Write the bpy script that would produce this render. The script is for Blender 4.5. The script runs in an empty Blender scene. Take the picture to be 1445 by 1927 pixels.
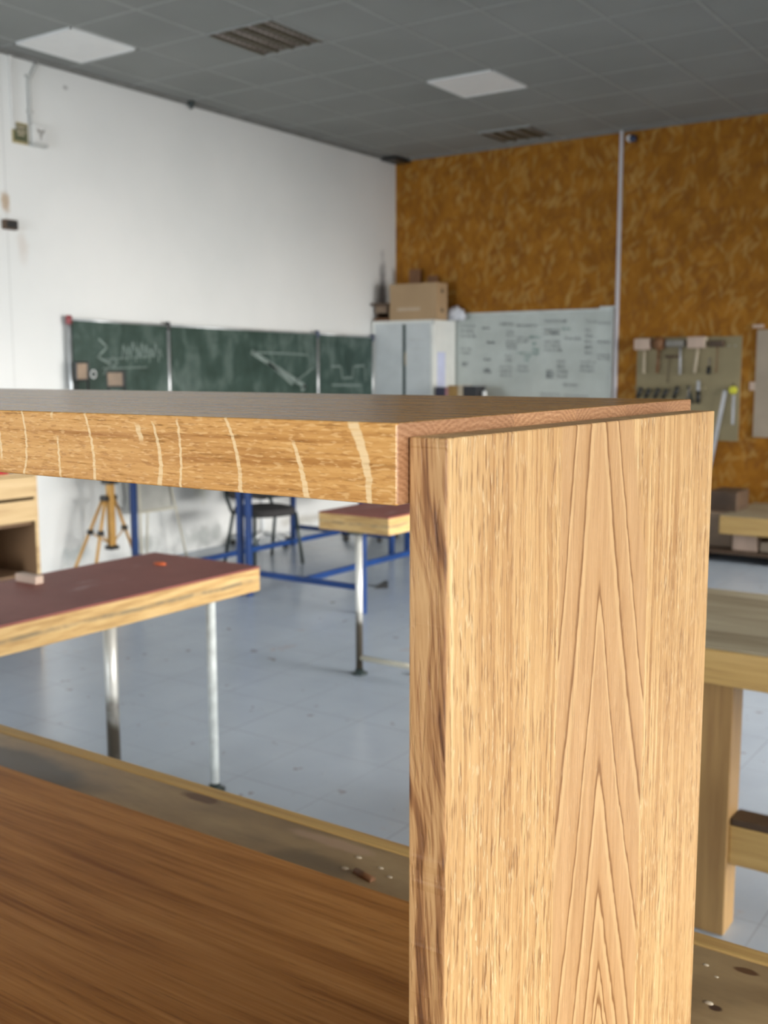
import bpy, bmesh, math, random
from mathutils import Vector, Matrix
rnd = random.Random(7)
PI = math.pi
scn = bpy.context.scene
COL = scn.collection

# ------------------------------------------------------------------ camera
EYE = 1.62
cd = bpy.data.cameras.new('camera'); cam = bpy.data.objects.new('camera', cd); COL.objects.link(cam)
cd.sensor_fit = 'VERTICAL'; cd.sensor_height = 36.0; cd.sensor_width = 36.0
cd.lens = 36.0 * 2011.9 / 1927.0
cd.clip_start = 0.02; cd.clip_end = 100
cam.location = (0, 0, EYE)
cam.rotation_euler = (PI/2 - 0.13273, 0.00157, 0.60346)
cd.dof.use_dof = True; cd.dof.focus_distance = 0.86; cd.dof.aperture_fstop = 9.5
scn.camera = cam

# ------------------------------------------------------------------ colour management, world, daylight
scn.view_settings.view_transform = 'Standard'
scn.view_settings.look = 'None'
scn.view_settings.gamma = 1
scn.view_settings.use_curve_mapping = False
scn.view_settings.exposure = 0.0
w = bpy.data.worlds.new('world'); scn.world = w; w.use_nodes = True
bg = w.node_tree.nodes['Background']; bg.inputs[0].default_value = (0.75, 0.86, 1.0, 1); bg.inputs[1].default_value = 1.0

def area(name, loc, size, target, power, color, spread=180):
    l = bpy.data.lights.new(name, 'AREA'); l.shape = 'RECTANGLE'; l.size, l.size_y = size
    l.energy = power; l.color = color; l.spread = math.radians(spread)
    o = bpy.data.objects.new(name, l); COL.objects.link(o); o.location = loc
    d = Vector(target) - Vector(loc)
    o.rotation_euler = d.to_track_quat('-Z', 'Y').to_euler()
    return o
# daylight entering through the window openings of the right wall; the two lamps behind the camera are added fill
WIN_R = [(-2.0, -0.1), (0.5, 3.2), (4.2, 7.0), (7.6, 9.5)]
for k, (a, b) in enumerate(WIN_R):
    area('daylight_right', (3.5, (a+b)/2, 1.75), (b-a, 1.9), (-3.0, (a+b)/2 + (0.6, 0.3, -0.6, 0.2)[k], (-1.7, -1.7, -0.4, -0.3)[k]), (58, 60, 178, 85)[k], (1.0, 0.97, 0.93), (90, 90, 72, 64)[k])
area('fill_back', (-4.6, -2.4, 1.45), (2.4, 2.1), (-6.5, 4.6, 0.3), 75, (0.91, 0.96, 1.0), 75)  # added fill lamp, brightens the lower left wall
area('fill_back', (-0.1, -2.4, 1.75), (2.0, 1.5), (-0.9, 1.0, 0.9), 34, (1.0, 0.97, 0.92), 110)  # added fill lamp for the near faces turned to the camera

# ------------------------------------------------------------------ mesh helpers
class MB:
    def __init__(s): s.bm = bmesh.new()
    def box(s, a, b, bev=0.0, rot=None, seg=2):
        t = bmesh.new()
        a, b = Vector(a), Vector(b)
        bmesh.ops.create_cube(t, size=1.0)
        for v in t.verts: v.co = Vector([(a[i]+b[i])/2 + v.co[i]*abs(b[i]-a[i]) for i in range(3)])
        if bev: bmesh.ops.bevel(t, geom=t.edges[:], offset=bev, segments=seg, affect='EDGES', profile=0.5)
        if rot is not None:
            c = (a+b)/2; M = Matrix.Translation(c) @ rot.to_4x4() @ Matrix.Translation(-c); t.transform(M)
        s._join(t); return s
    def _join(s, t):
        me = bpy.data.meshes.new('tmp'); t.to_mesh(me); t.free(); s.bm.from_mesh(me); bpy.data.meshes.remove(me)
    def prism(s, pts, z0, z1, bev=0.0):
        t = bmesh.new()
        lo = [t.verts.new((x, y, z0)) for x, y in pts]; hi = [t.verts.new((x, y, z1)) for x, y in pts]
        t.faces.new(lo[::-1]); t.faces.new(hi); n = len(pts)
        for i in range(n): t.faces.new((lo[i], lo[(i+1) % n], hi[(i+1) % n], hi[i]))
        bmesh.ops.recalc_face_normals(t, faces=t.faces[:])
        if bev: bmesh.ops.bevel(t, geom=t.edges[:], offset=bev, segments=2, affect='EDGES', profile=0.5)
        s._join(t); return s
    def tube(s, pts, r, n=14, r2=None):
        pts = [Vector(p) for p in pts]; t = bmesh.new(); rings = []
        for i, p in enumerate(pts):
            if i == 0: d = pts[1]-pts[0]
            elif i == len(pts)-1: d = pts[-1]-pts[-2]
            else: d = (pts[i+1]-pts[i]).normalized() + (pts[i]-pts[i-1]).normalized()
            d.normalize(); u = d.orthogonal() if i == 0 else (u - d*u.dot(d))
            u.normalize(); v = d.cross(u)
            rr = r if r2 is None else r + (r2-r)*i/(len(pts)-1)
            rings.append([t.verts.new(p + (u*math.cos(2*PI*k/n) + v*math.sin(2*PI*k/n))*rr) for k in range(n)])
        for a, b in zip(rings, rings[1:]):
            for k in range(n): 
                f = t.faces.new((a[k], a[(k+1) % n], b[(k+1) % n], b[k])); f.smooth = True
        t.faces.new(rings[0][::-1]); t.faces.new(rings[-1])
        s._join(t); return s
    def lathe(s, c, prof, n=24, squash=1.0, axis=None):
        t = bmesh.new(); rings = []; c = Vector(c)
        for r, z in prof: rings.append([t.verts.new(Vector((r*math.cos(2*PI*k/n), squash*r*math.sin(2*PI*k/n), z))) for k in range(n)])
        for a, b in zip(rings, rings[1:]):
            for k in range(n):
                f = t.faces.new((a[k], a[(k+1) % n], b[(k+1) % n], b[k])); f.smooth = True
        t.faces.new(rings[0][::-1]); t.faces.new(rings[-1])
        if axis is not None: t.transform(Vector(axis).to_track_quat('Z', 'Y').to_matrix().to_4x4())
        t.transform(Matrix.Translation(c))
        s._join(t); return s
    def ribbon(s, pts, wd, normal, th=0.0008):
        nrm = Vector(normal)
        for a, b in zip(pts, pts[1:]):
            a, b = Vector(a), Vector(b); d = (b-a)
            if d.length < 1e-6: continue
            d.normalize(); sd = d.cross(nrm)*wd/2; e = d*wd*0.3
            q = [a-e-sd, b+e-sd, b+e+sd, a-e+sd]
            lo = [s.bm.verts.new(p) for p in q]; hi = [s.bm.verts.new(p + nrm*th) for p in q]
            s.bm.faces.new(lo[::-1]); s.bm.faces.new(hi)
            for i in range(4): s.bm.faces.new((lo[i], lo[(i+1) % 4], hi[(i+1) % 4], hi[i]))
        return s
    def build(s, name, m, parent=None, local=False, kind=None, label=None, cat=None, group=None):
        bmesh.ops.recalc_face_normals(s.bm, faces=s.bm.faces[:])
        off = Vector((0, 0, 0))
        if parent is not None and not local:
            p = parent
            while p is not None: off += p.location; p = p.parent
            s.bm.transform(Matrix.Translation(-off))
        me = bpy.data.meshes.new(name); s.bm.to_mesh(me); s.bm.free(); me.materials.append(m)
        o = bpy.data.objects.new(name, me); COL.objects.link(o); o.parent = parent
        if kind: o['kind'] = kind
        if label: o['label'] = label
        if cat: o['category'] = cat
        if group: o['group'] = group
        return o
def thing(name, label, cat, loc=(0, 0, 0), rz=0.0, group=None):
    o = bpy.data.objects.new(name, None); COL.objects.link(o); o.empty_display_size = 0.1
    o.location = loc; o.rotation_euler = (0, 0, rz); o['label'] = label; o['category'] = cat
    if group: o['group'] = group
    return o
def dup(root, loc=None, rz=None, label=None, top=True):
    r = root.copy(); COL.objects.link(r)
    if loc is not None: r.location = loc
    if rz is not None: r.rotation_euler = (0, 0, rz)
    if label: r['label'] = label
    for ch in [o for o in bpy.data.objects if o.parent == root]:
        c = dup(ch, top=False); c.parent = r
    return r

# ------------------------------------------------------------------ material helpers
class NT:
    def __init__(s, name):
        s.m = bpy.data.materials.new(name); s.m.use_nodes = True; s.t = s.m.node_tree; s.n = s.t.nodes
        s.b = s.n['Principled BSDF']
        tc = s.n.new('ShaderNodeTexCoord'); s.obj = tc.outputs['Object']
    def set(s, inp, v):
        if isinstance(v, bpy.types.NodeSocket): s.t.links.new(v, inp)
        else:
            if isinstance(v, (tuple, list)) and len(v) == 3 and inp.type == 'RGBA': v = (*v, 1)
            inp.default_value = v
    def math(s, op, a, b=0.0, c=0.0, clamp=False):
        n = s.n.new('ShaderNodeMath'); n.operation = op; n.use_clamp = clamp
        s.set(n.inputs[0], a); s.set(n.inputs[1], b)
        if op in ('MULTIPLY_ADD', 'SMOOTH_MIN'): s.set(n.inputs[2], c)
        return n.outputs[0]
    def add(s, a, b): return s.math('ADD', a, b)
    def sub(s, a, b): return s.math('SUBTRACT', a, b)
    def mul(s, a, b): return s.math('MULTIPLY', a, b)
    def ss(s, v, lo, hi, a=0.0, b=1.0):
        n = s.n.new('ShaderNodeMapRange'); n.interpolation_type = 'SMOOTHSTEP'
        s.set(n.inputs[0], v); n.inputs[1].default_value = lo; n.inputs[2].default_value = hi
        n.inputs[3].default_value = a; n.inputs[4].default_value = b; return n.outputs[0]
    def sep(s, v=None):
        n = s.n.new('ShaderNodeSeparateXYZ'); s.set(n.inputs[0], v if v is not None else s.obj); return n.outputs
    def comb(s, x, y, z):
        n = s.n.new('ShaderNodeCombineXYZ')
        for i, v in enumerate((x, y, z)): s.set(n.inputs[i], v)
        return n.outputs[0]
    def map(s, v=None, sc=(1, 1, 1), loc=(0, 0, 0), rot=(0, 0, 0)):
        n = s.n.new('ShaderNodeMapping'); s.set(n.inputs[0], v if v is not None else s.obj)
        n.inputs['Scale'].default_value = sc; n.inputs['Location'].default_value = loc; n.inputs['Rotation'].default_value = rot
        return n.outputs[0]
    def noise(s, v=None, scale=5, detail=3, rough=0.5, dist=0.0, col=False):
        n = s.n.new('ShaderNodeTexNoise'); s.set(n.inputs['Vector'], v if v is not None else s.obj)
        n.inputs['Scale'].default_value = scale; n.inputs['Detail'].default_value = detail
        n.inputs['Roughness'].default_value = rough; n.inputs['Distortion'].default_value = dist
        return n.outputs['Color' if col else 'Fac']
    def vor(s, v, scale=5, feature='F1', out='Color', rand=1.0):
        n = s.n.new('ShaderNodeTexVoronoi'); s.set(n.inputs['Vector'], v); n.feature = feature
        n.inputs['Scale'].default_value = scale; n.inputs['Randomness'].default_value = rand
        return n.outputs[out]
    def mix(s, f, a, b, mode='MIX'):
        n = s.n.new('ShaderNodeMix'); n.data_type = 'RGBA'; n.blend_type = mode
        s.set(n.inputs[0], f); s.set(n.inputs[6], a); s.set(n.inputs[7], b); return n.outputs[2]
    def ramp(s, f, stops):
        n = s.n.new('ShaderNodeValToRGB'); s.set(n.inputs[0], f); e = n.color_ramp.elements
        while len(e) < len(stops): e.new(0.5)
        for k, (p, c) in enumerate(stops): e[k].position = p; e[k].color = (*c, 1)
        return n.outputs[0]
    def bump(s, h, strength=0.3, dist=0.001, nrm=None):
        n = s.n.new('ShaderNodeBump'); s.set(n.inputs['Height'], h); n.inputs['Strength'].default_value = strength
        n.inputs['Distance'].default_value = dist
        if nrm is not None: s.set(n.inputs['Normal'], nrm)
        return n.outputs[0]
    def out(s, col, rough=0.5, metal=0.0, nrm=None, spec=None, coat=None):
        s.set(s.b.inputs['Base Color'], col); s.set(s.b.inputs['Roughness'], rough); s.set(s.b.inputs['Metallic'], metal)
        if nrm is not None: s.set(s.b.inputs['Normal'], nrm)
        if spec is not None: s.b.inputs['Specular IOR Level'].default_value = spec
        if coat is not None: s.b.inputs['Coat Weight'].default_value = coat[0]; s.b.inputs['Coat Roughness'].default_value = coat[1]
        return s.m
def plain(name, col, rough=0.5, metal=0.0, var=0.08, sc=8.0, bump=0.0):
    t = NT(name); n = t.noise(scale=sc, detail=4)
    d = tuple(c*(1-var*2) for c in col); h = tuple(min(1, c*(1+var)) for c in col)
    nb = t.bump(t.noise(scale=sc*12, detail=3), bump, 0.002) if bump else None
    return t.out(t.ramp(n, [(0.3, d), (0.7, h)]), rough, metal, nb)

def oak(name, axis, light, mid, dark, fine=(420, 16), broad=(26, 1.3), rough=0.42, pore=0.7, bump=0.35, warp=0.012, boards=None, shift=(0, 0, 0), extra=None, coat=None, spec=None):
    """straight grain oak; axis = grain direction 0/1/2"""
    t = NT(name)
    v = t.map(loc=shift)
    wv = t.noise(t.map(v, sc=tuple(1.2 if i == axis else 5 for i in range(3))), 1.0, 2, col=True)
    wn = t.n.new('ShaderNodeVectorMath'); wn.operation = 'SUBTRACT'; t.set(wn.inputs[0], wv); wn.inputs[1].default_value = (.5, .5, .5)
    wm = t.n.new('ShaderNodeVectorMath'); wm.operation = 'SCALE'; t.set(wm.inputs[0], wn.outputs[0]); wm.inputs['Scale'].default_value = warp
    wa = t.n.new('ShaderNodeVectorMath'); wa.operation = 'ADD'; t.set(wa.inputs[0], v); t.set(wa.inputs[1], wm.outputs[0])
    V = wa.outputs[0]
    if boards:   # (axis across, width)
        bx = t.math('FLOOR', t.math('DIVIDE', t.sep(v)[boards[0]], boards[1]))
        offs = [0, 0, 0]; offs[axis] = t.mul(bx, 7.31); offs[boards[0]] = t.mul(bx, 0.37)
        ad = t.n.new('ShaderNodeVectorMath'); ad.operation = 'ADD'; t.set(ad.inputs[0], V); t.set(ad.inputs[1], t.comb(*offs)); V = ad.outputs[0]
    sc = lambda a, b: tuple(b if i == axis else a for i in range(3))
    n1 = t.noise(t.map(V, sc=sc(*broad)), 1.0, 5, 0.62)
    n2 = t.noise(t.map(V, sc=sc(broad[0]*5, broad[1]*2.5)), 1.0, 3, 0.6)
    col = t.ramp(t.add(t.mul(n1, 0.65), t.mul(n2, 0.35)), [(0.36, dark), (0.5, mid), (0.66, light)])
    p = t.noise(t.map(V, sc=sc(*fine)), 1.0, 2, 0.6)
    pm = t.mul(t.ss(p, 0.57, 0.70), t.ss(n2, 0.30, 0.62, 1.0, 0.25))
    col = t.mix(t.mul(pm, pore), col, tuple(c*0.42 for c in dark))
    if boards:
        bc = t.noise(t.comb(bx, 0.3, 0.7), 3.7, 0)
        col = t.mix(1.0, col, t.ramp(bc, [(0.3, (0.86, 0.84, 0.82)), (0.7, (1.08, 1.06, 1.04))]), 'MULTIPLY')
    if extra: col = extra(t, v, col)
    nb = t.bump(t.sub(t.mul(n2, 0.5), pm), bump, 0.0012)
    return t.out(col, rough, 0, nb, coat=coat, spec=spec)

# ------------------------------------------------------------------ materials : the oak furniture
OAKL, OAKM, OAKD = (0.62, 0.375, 0.165), (0.50, 0.275, 0.105), (0.35, 0.17, 0.055)

def flecks(t, v, col):
    X, Y, Z = t.sep(v)
    tt = t.math('DIVIDE', t.sub(1.5875, Z), 0.0513)          # 0 at the upper arris, 1 at the lower one
    wob = t.mul(t.sub(t.noise(t.comb(t.mul(X, 20), 0.0, t.mul(Z, 260)), 1.0, 2), 0.5), 0.0035)
    xx = t.add(X, wob)
    #  a (x at top), slope, curve, half width top, half width bottom, t0, t1
    F = [(-.760, .010, -.005, .0016, .0014, .0, .8), (-.7275, .0195, -.0195, .0012, .0014, -.1, 1.1), (-.6905, .010, 0, .0016, .0012, -.1, .12),
         (-.6865, .008, -.004, .0010, .0014, .38, 1.1), (-.6515, .0225, -.0135, .0013, .0017, -.1, 1.1),
         (-.597, .020, 0, .0030, .0018, .14, .40), (-.581, .0300, -.0215, .0010, .0026, .10, 1.1),
         (-.5535, .0120, -.0100, .0012, .0013, .05, 1.1), (-.5065, .0290, -.0165, .0014, .0020, -.1, 1.1),
         (-.4540, .0290, -.0110, .0010, .0027, .28, 1.1), (-.3990, .0300, -.0170, .0048, .0020, -.1, 1.1)]
    acc = None
    for a, b, c, w0, w1, t0, t1 in F:
        xc = t.add(a, t.mul(tt, t.add(b, t.mul(tt, c))))
        hw = t.add(w0, t.mul(tt, w1-w0))
        d = t.math('DIVIDE', t.math('ABSOLUTE', t.sub(xx, xc)), hw)
        m = t.ss(d, 0.65, 1.15, 1.0, 0.0)
        m = t.mul(m, t.mul(t.ss(tt, t0-0.04, t0+0.06), t.ss(tt, t1-0.1, t1+0.02, 1, 0)))
        acc = m if acc is None else t.math('MAXIMUM', acc, m)
    front = t.ss(Y, 0.555, 0.565, 1.0, 0.0)
    seg = t.noise(t.comb(t.mul(X, 30), 0.0, t.mul(Z, 420)), 1.0, 2)
    # short pale medullary dashes between the long rays
    dash = t.ss(t.noise(t.comb(t.mul(X, 110), t.mul(Y, 300), t.mul(Z, 520)), 1.0, 1), 0.55, 0.66)
    col = t.mix(t.mul(dash, 0.55), col, (0.70, 0.44, 0.19))
    dd = t.ss(t.noise(t.comb(t.mul(X, 85), t.mul(Y, 260), t.add(t.mul(Z, 480), 9.0)), 1.0, 2, 0.6), 0.54, 0.66)
    col = t.mix(t.mul(dd, 0.5), col, (0.30, 0.125, 0.03))
    return t.mix(t.mul(t.mul(acc, front), t.ss(seg, 0.30, 0.55, 0.5, 0.85)), col, (0.74, 0.56, 0.32))
M_top = oak('oak_tabletop', 0, (0.66, 0.38, 0.135), (0.55, 0.29, 0.090), (0.34, 0.145, 0.034), fine=(620, 45), broad=(60, 2.4),
            rough=0.24, pore=0.7, bump=0.3, shift=(-0.364, 0.543, 0.85), warp=0.01, extra=flecks, coat=None)

def end_grain():
    t = NT('oak_end_grain'); v = t.map(loc=(-0.364, 0.543, 0.85)); X, Y, Z = t.sep(v)
    bx = t.math('FLOOR', t.mul(Y, 8.5))
    yc = t.sub(t.mul(Y, 8.5), t.add(bx, 0.5))
    r = t.math('SQRT', t.add(t.mul(t.mul(yc, yc), 0.016), t.math('POWER', t.add(t.sub(Z, 1.50), t.mul(bx, 0.003)), 2.0)))
    r = t.add(r, t.mul(t.noise(v, 30, 2), 0.012))
    ring = t.math('SINE', t.mul(r, 1500.0))
    fine = t.noise(t.map(v, sc=(60, 200, 900)), 1.0, 2)
    col = t.ramp(t.add(t.mul(ring, 0.13), t.mul(fine, 0.95)), [(0.15, (0.34, 0.165, 0.075)), (0.45, (0.47, 0.25, 0.125)), (0.8, (0.60, 0.36, 0.20))])
    col = t.mix(1.0, col, t.ramp(t.noise(t.comb(bx, 0.2, 0.5), 3.1, 0), [(0.3, (0.85, 0.8, 0.78)), (0.7, (1.08, 1.05, 1.0))]), 'MULTIPLY')
    return t.out(col, 0.42, 0, t.bump(fine, 0.3, 0.0005))
M_end = end_grain()

def panel_mat():
    """the big face: rift sawn boards left and right, a cathedral board in the middle"""
    t = NT('oak_side_panel'); v = t.map(loc=(-0.364, 0.543, 0.85)); X, Y, Z = t.sep(v)
    wob = t.mul(t.sub(t.noise(t.comb(t.mul(Y, 10), 0, t.mul(Z, 3.2)), 1.0, 2), 0.5), 0.014)
    wob2 = t.mul(t.sub(t.noise(t.comb(t.mul(Y, 60), 3.0, t.mul(Z, 60)), 1.0, 2), 0.5), 0.0022)
    y = t.add(Y, t.add(wob, wob2))
    # left and right boards : near vertical growth lines
    yl = t.mul(y, 1.0)
    la = t.noise(t.comb(t.mul(yl, 95), 0, t.mul(Z, 1.6)), 1.0, 4, 0.65)
    lb = t.noise(t.comb(t.mul(yl, 260), 5, t.mul(Z, 5)), 1.0, 3, 0.6)
    rift = t.add(t.mul(la, 0.55), t.mul(lb, 0.45))
    L = t.ramp(rift, [(0.36, (0.40, 0.20, 0.070)), (0.46, (0.56, 0.325, 0.135)), (0.56, (0.70, 0.45, 0.205)), (0.66, (0.84, 0.62, 0.32))])
    # cathedral board : growth shells L = Z + k*(sqrt(dy^2+e^2)-e)
    yc = t.add(0.800, t.mul(t.sub(1.30, Z), 0.06))
    dy = t.sub(y, yc)
    e = 0.0045
    hyp = t.sub(t.math('SQRT', t.add(t.mul(dy, dy), e*e)), e)
    kk = t.ss(Z, 1.05, 1.62, 4.2, 6.0)
    lev = t.add(Z, t.mul(hyp, kk))
    lev = t.add(lev, t.mul(t.sub(t.noise(t.comb(t.mul(Y, 130), 1, t.mul(Z, 26)), 1.0, 3), 0.5), 0.026))
    # chosen ring heights
    rings = [(1.045, .010), (1.078, .012), (1.106, .012), (1.180, .016), (1.288, .018), (1.440, .014), (1.64, .026), (1.80, .016)]
    acc = None; halo = None; pale = None
    for h, wd in rings:
        d = t.sub(lev, h)
        m = t.mul(t.ss(d, -wd*0.25, wd*0.05), t.ss(d, wd*0.15, wd*1.1, 1, 0))
        g = t.mul(t.ss(d, -0.006, 0.0), t.ss(d, 0.0, wd*3.6, 1, 0))
        q_ = t.mul(t.ss(d, -wd*2.2, -wd*1.0), t.ss(d, -wd*0.6, -wd*0.1, 1, 0)); pale = q_ if pale is None else t.math('MAXIMUM', pale, q_)
        acc = m if acc is None else t.math('MAXIMUM', acc, m)
        halo = g if halo is None else t.math('MAXIMUM', halo, g)
    cn = t.noise(t.comb(t.mul(y, 120), 9, t.mul(Z, 7)), 1.0, 3)
    C = t.ramp(cn, [(0.3, (0.50, 0.285, 0.125)), (0.7, (0.63, 0.385, 0.185))])
    C = t.mix(t.mul(halo, 0.5), C, (0.48, 0.26, 0.10))
    C = t.mix(t.mul(pale, 0.40), C, (0.80, 0.56, 0.28))
    C = t.mix(t.mul(acc, 0.85), C, (0.24, 0.105, 0.032))
    midm = t.mul(t.ss(Y, 0.7165, 0.7185), t.ss(Y, 0.8965, 0.8985, 1, 0))
    midm = t.mul(midm, t.ss(t.add(lev, 0), 1.95, 2.02, 1, 0))
    col = t.mix(midm, L, C)
    # pores : short dark and pale dashes running with the grain
    p = t.noise(t.comb(t.mul(y, 430), t.mul(X, 300), t.mul(Z, 32)), 1.0, 2, 0.6)
    p2 = t.noise(t.comb(t.mul(y, 300), 4, t.mul(Z, 60)), 1.0, 2, 0.6)
    patch = t.noise(t.comb(t.mul(Y, 14), 2, t.mul(Z, 5)), 1.0, 2)
    out_m = t.ss(midm, 0, 1, 1.0, 0.22)
    dk = t.mul(t.mul(t.ss(p, 0.54, 0.68), t.ss(patch, 0.35, 0.6, 0.4, 1.0)), out_m)
    pl = t.mul(t.mul(t.ss(p2, 0.56, 0.68), t.ss(patch, 0.35, 0.65, 0.3, 1.0)), out_m)
    col = t.mix(t.mul(dk, 0.85), col, (0.24, 0.10, 0.028))
    col = t.mix(t.mul(pl, 0.62), col, (0.92, 0.70, 0.40))
    # narrow front edge : wild flat sawn figure
    face = t.ss(Y, 0.5552, 0.5568, 1.0, 0.0)
    big = t.mul(t.sub(t.noise(t.comb(0.0, 4.0, t.mul(Z, 7.0)), 1.0, 2), 0.5), 3.2)
    w1 = t.noise(t.comb(t.add(t.add(t.mul(X, 62), t.mul(Z, 8.0)), big), 0, t.mul(Z, 2.2)), 1.0, 4, 0.6, 0.3)
    w2 = t.noise(t.comb(t.add(t.mul(X, 420), t.mul(Z, 30)), 0, t.mul(Z, 16)), 1.0, 3, 0.6)
    N = t.ramp(t.add(t.mul(w1, 0.68), t.mul(w2, 0.32)), [(0.41, (0.10, 0.036, 0.010)), (0.475, (0.24, 0.105, 0.034)), (0.53, (0.40, 0.22, 0.088)), (0.64, (0.50, 0.31, 0.14))])
    col = t.mix(face, col, N)
    nb = t.bump(t.add(t.mul(rift, 0.5), t.sub(pl, dk)), 0.6, 0.0013)
    return t.out(col, 0.5, 0, nb)
M_panel = panel_mat()
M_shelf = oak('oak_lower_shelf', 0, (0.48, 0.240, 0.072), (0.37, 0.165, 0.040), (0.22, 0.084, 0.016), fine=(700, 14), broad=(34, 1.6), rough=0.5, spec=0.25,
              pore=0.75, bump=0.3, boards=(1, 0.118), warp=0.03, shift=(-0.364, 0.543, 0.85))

# ------------------------------------------------------------------ materials : room
def wall_paint():
    t = NT('white_wall_paint'); X, Y, Z = t.sep()
    col = t.ramp(t.noise(scale=0.9, detail=4), [(0.3, (0.70, 0.715, 0.70)), (0.7, (0.78, 0.785, 0.765))])
    def blob(y, z, ry, rz, st, c, sc=9.0):
        nonlocal col
        d = t.math('SQRT', t.add(t.math('POWER', t.mul(t.sub(Y, y), 1/ry), 2), t.math('POWER', t.mul(t.sub(Z, z), 1/rz), 2)))
        m = t.ss(t.add(d, t.mul(t.sub(t.noise(scale=sc, detail=4), 0.5), 1.3)), 0.2, 1.0, st, 0.0)
        col = t.mix(m, col, c)
    blob(5.04, 2.83, .05, .10, .8, (0.42, 0.27, 0.13), 14)     # rusty trace above the dark box
    blob(5.17, 2.55, .07, .17, .35, (0.52, 0.42, 0.34))       # and below it
    blob(9.86, 2.50, .10, .40, .85, (0.16, 0.16, 0.17), 6)      # dark grey blotch in the corner over the boxes
    blob(5.62, 3.75, .035, .025, .8, (0.30, 0.30, 0.29))
    blob(7.0, 0.12, .45, .14, .7, (0.25, 0.27, 0.26), 10)
    blob(6.3, 0.14, .25, .12, .7, (0.28, 0.30, 0.29), 10)
    blob(6.98, 0.62, .14, .22, .5, (0.45, 0.44, 0.28), 8)
    blob(5.55, 0.15, .2, .10, .5, (0.30, 0.36, 0.36), 10)
    blob(8.6, 0.10, .8, .07, .5, (0.35, 0.32, 0.25), 8)
    seam = t.ss(t.math('ABSOLUTE', t.sub(Y, 5.045)), 0.002, 0.010, 0.35, 0.0)
    col = t.mix(seam, col, (0.45, 0.45, 0.44))
    return t.out(col, 0.75, 0, t.bump(t.noise(scale=40, detail=4), 0.15, 0.003))
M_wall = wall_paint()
M_wallp = plain('off_white_paint', (0.72, 0.72, 0.69), 0.8, var=0.03)

def osb():
    t = NT('osb_board'); X, Y, Z = t.sep()
    base = t.ramp(t.noise(t.comb(t.mul(X, 5), 0, t.mul(Z, 4)), 1.0, 5, 0.65), [(0.3, (0.24, 0.092, 0.008)), (0.52, (0.34, 0.140, 0.014)), (0.7, (0.42, 0.185, 0.024))])
    col = base
    for k, (ang, sx, sz, th) in enumerate([(0.35, 17, 5.5, .74), (-0.5, 16, 5, .76), (1.25, 14, 5, .84), (-0.05, 20, 6.5, .72), (0.8, 22, 7, .80)]):
        v = t.comb(X, Z, 3.1*k)
        wv = t.noise(v, 2.2, 2, col=True)
        ad = t.n.new('ShaderNodeVectorMath'); ad.operation = 'MULTIPLY_ADD'; t.set(ad.inputs[0], wv); ad.inputs[1].default_value = (0.17, 0.17, 0); t.set(ad.inputs[2], v)
        vv = t.map(t.map(ad.outputs[0], rot=(0, 0, ang)), sc=(sx, sz, 1))
        c = t.vor(vv, 1.0, 'F1', 'Color'); cr = t.sep(c)
        d = t.vor(vv, 1.0, 'F1', 'Distance')
        m = t.mul(t.ss(cr[0], th, th+0.05), t.ss(d, 0.25, 0.55, 1.0, 0.0))
        tone = t.mix(cr[1], (0.42, 0.23, 0.055), (0.54, 0.34, 0.11))
        col = t.mix(t.mul(m, 0.42), col, tone)
        m2 = t.mul(t.ss(cr[0], 1-th-0.03, 1-th, 1, 0), t.ss(d, 0.3, 0.6, 1.0, 0.0))
        col = t.mix(t.mul(m2, 0.45), col, (0.22, 0.085, 0.014))
    return t.out(col, 0.7, 0, t.bump(t.noise(scale=60, detail=3), 0.2, 0.002), spec=0.15)
M_osb = osb()

def floor_mat():
    t = NT('grey_floor_tiles'); X, Y, Z = t.sep()
    def line(a, off):
        f = t.math('FRACT', t.mul(t.add(a, off), 1/0.41)); d = t.math('ABSOLUTE', t.sub(f, 0.5)); return t.ss(d, 0.490, 0.497)
    ln = t.math('MAXIMUM', line(X, 2.41+0.205*0+4.1*3), line(Y, -3.06+4.1*3))
    col = t.ramp(t.noise(scale=1.3, detail=5, rough=0.6), [(0.3, (0.35, 0.405, 0.475)), (0.7, (0.43, 0.49, 0.56))])
    col = t.mix(t.mul(ln, t.ss(t.noise(scale=1.7, detail=2), 0.4, 0.6, 0.25, 0.6)), col, (0.24, 0.26, 0.29))
    sp = t.noise(scale=10, detail=3, rough=0.6)
    col = t.mix(t.ss(sp, 0.66, 0.72, 0, 0.75), col, (0.20, 0.18, 0.15))
    sp2 = t.noise(t.map(loc=(3, 8, 0)), scale=2.4, detail=5, rough=0.7)
    col = t.mix(t.ss(sp2, 0.64, 0.74, 0, 0.5), col, (0.42, 0.27, 0.15))
    rg = t.ss(t.noise(scale=1.2, detail=2), 0.3, 0.7, 0.22, 0.27)
    return t.out(col, rg, 0, t.bump(t.noise(scale=3, detail=1), 0.02, 0.01))
M_floor = floor_mat()
M_ceil = plain('grey_ceiling_panel', (0.275, 0.285, 0.27), 0.9, var=0.05, sc=1.2)
M_tbar = plain('pale_ceiling_rail', (0.33, 0.34, 0.325), 0.6, var=0.03)
M_edge = plain('grey_cornice', (0.22, 0.22, 0.21), 0.8)
M_opal = plain('opal_acrylic', (0.86, 0.86, 0.84), 0.5, var=0.015)
M_louvre = plain('bronze_louvre', (0.11, 0.09, 0.055), 0.45, 0.3)
M_lampin = plain('lamp_interior', (0.16, 0.13, 0.11), 0.5)
M_tube = plain('aged_tube', (0.42, 0.36, 0.33), 0.5)
M_metalw = plain('white_enamel_metal', (0.80, 0.81, 0.77), 0.4, var=0.03)
M_door = plain('light_grey_enamel', (0.60, 0.635, 0.64), 0.4, var=0.03)
M_slot = plain('dark_green_recess', (0.03, 0.06, 0.055), 0.6)
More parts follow.
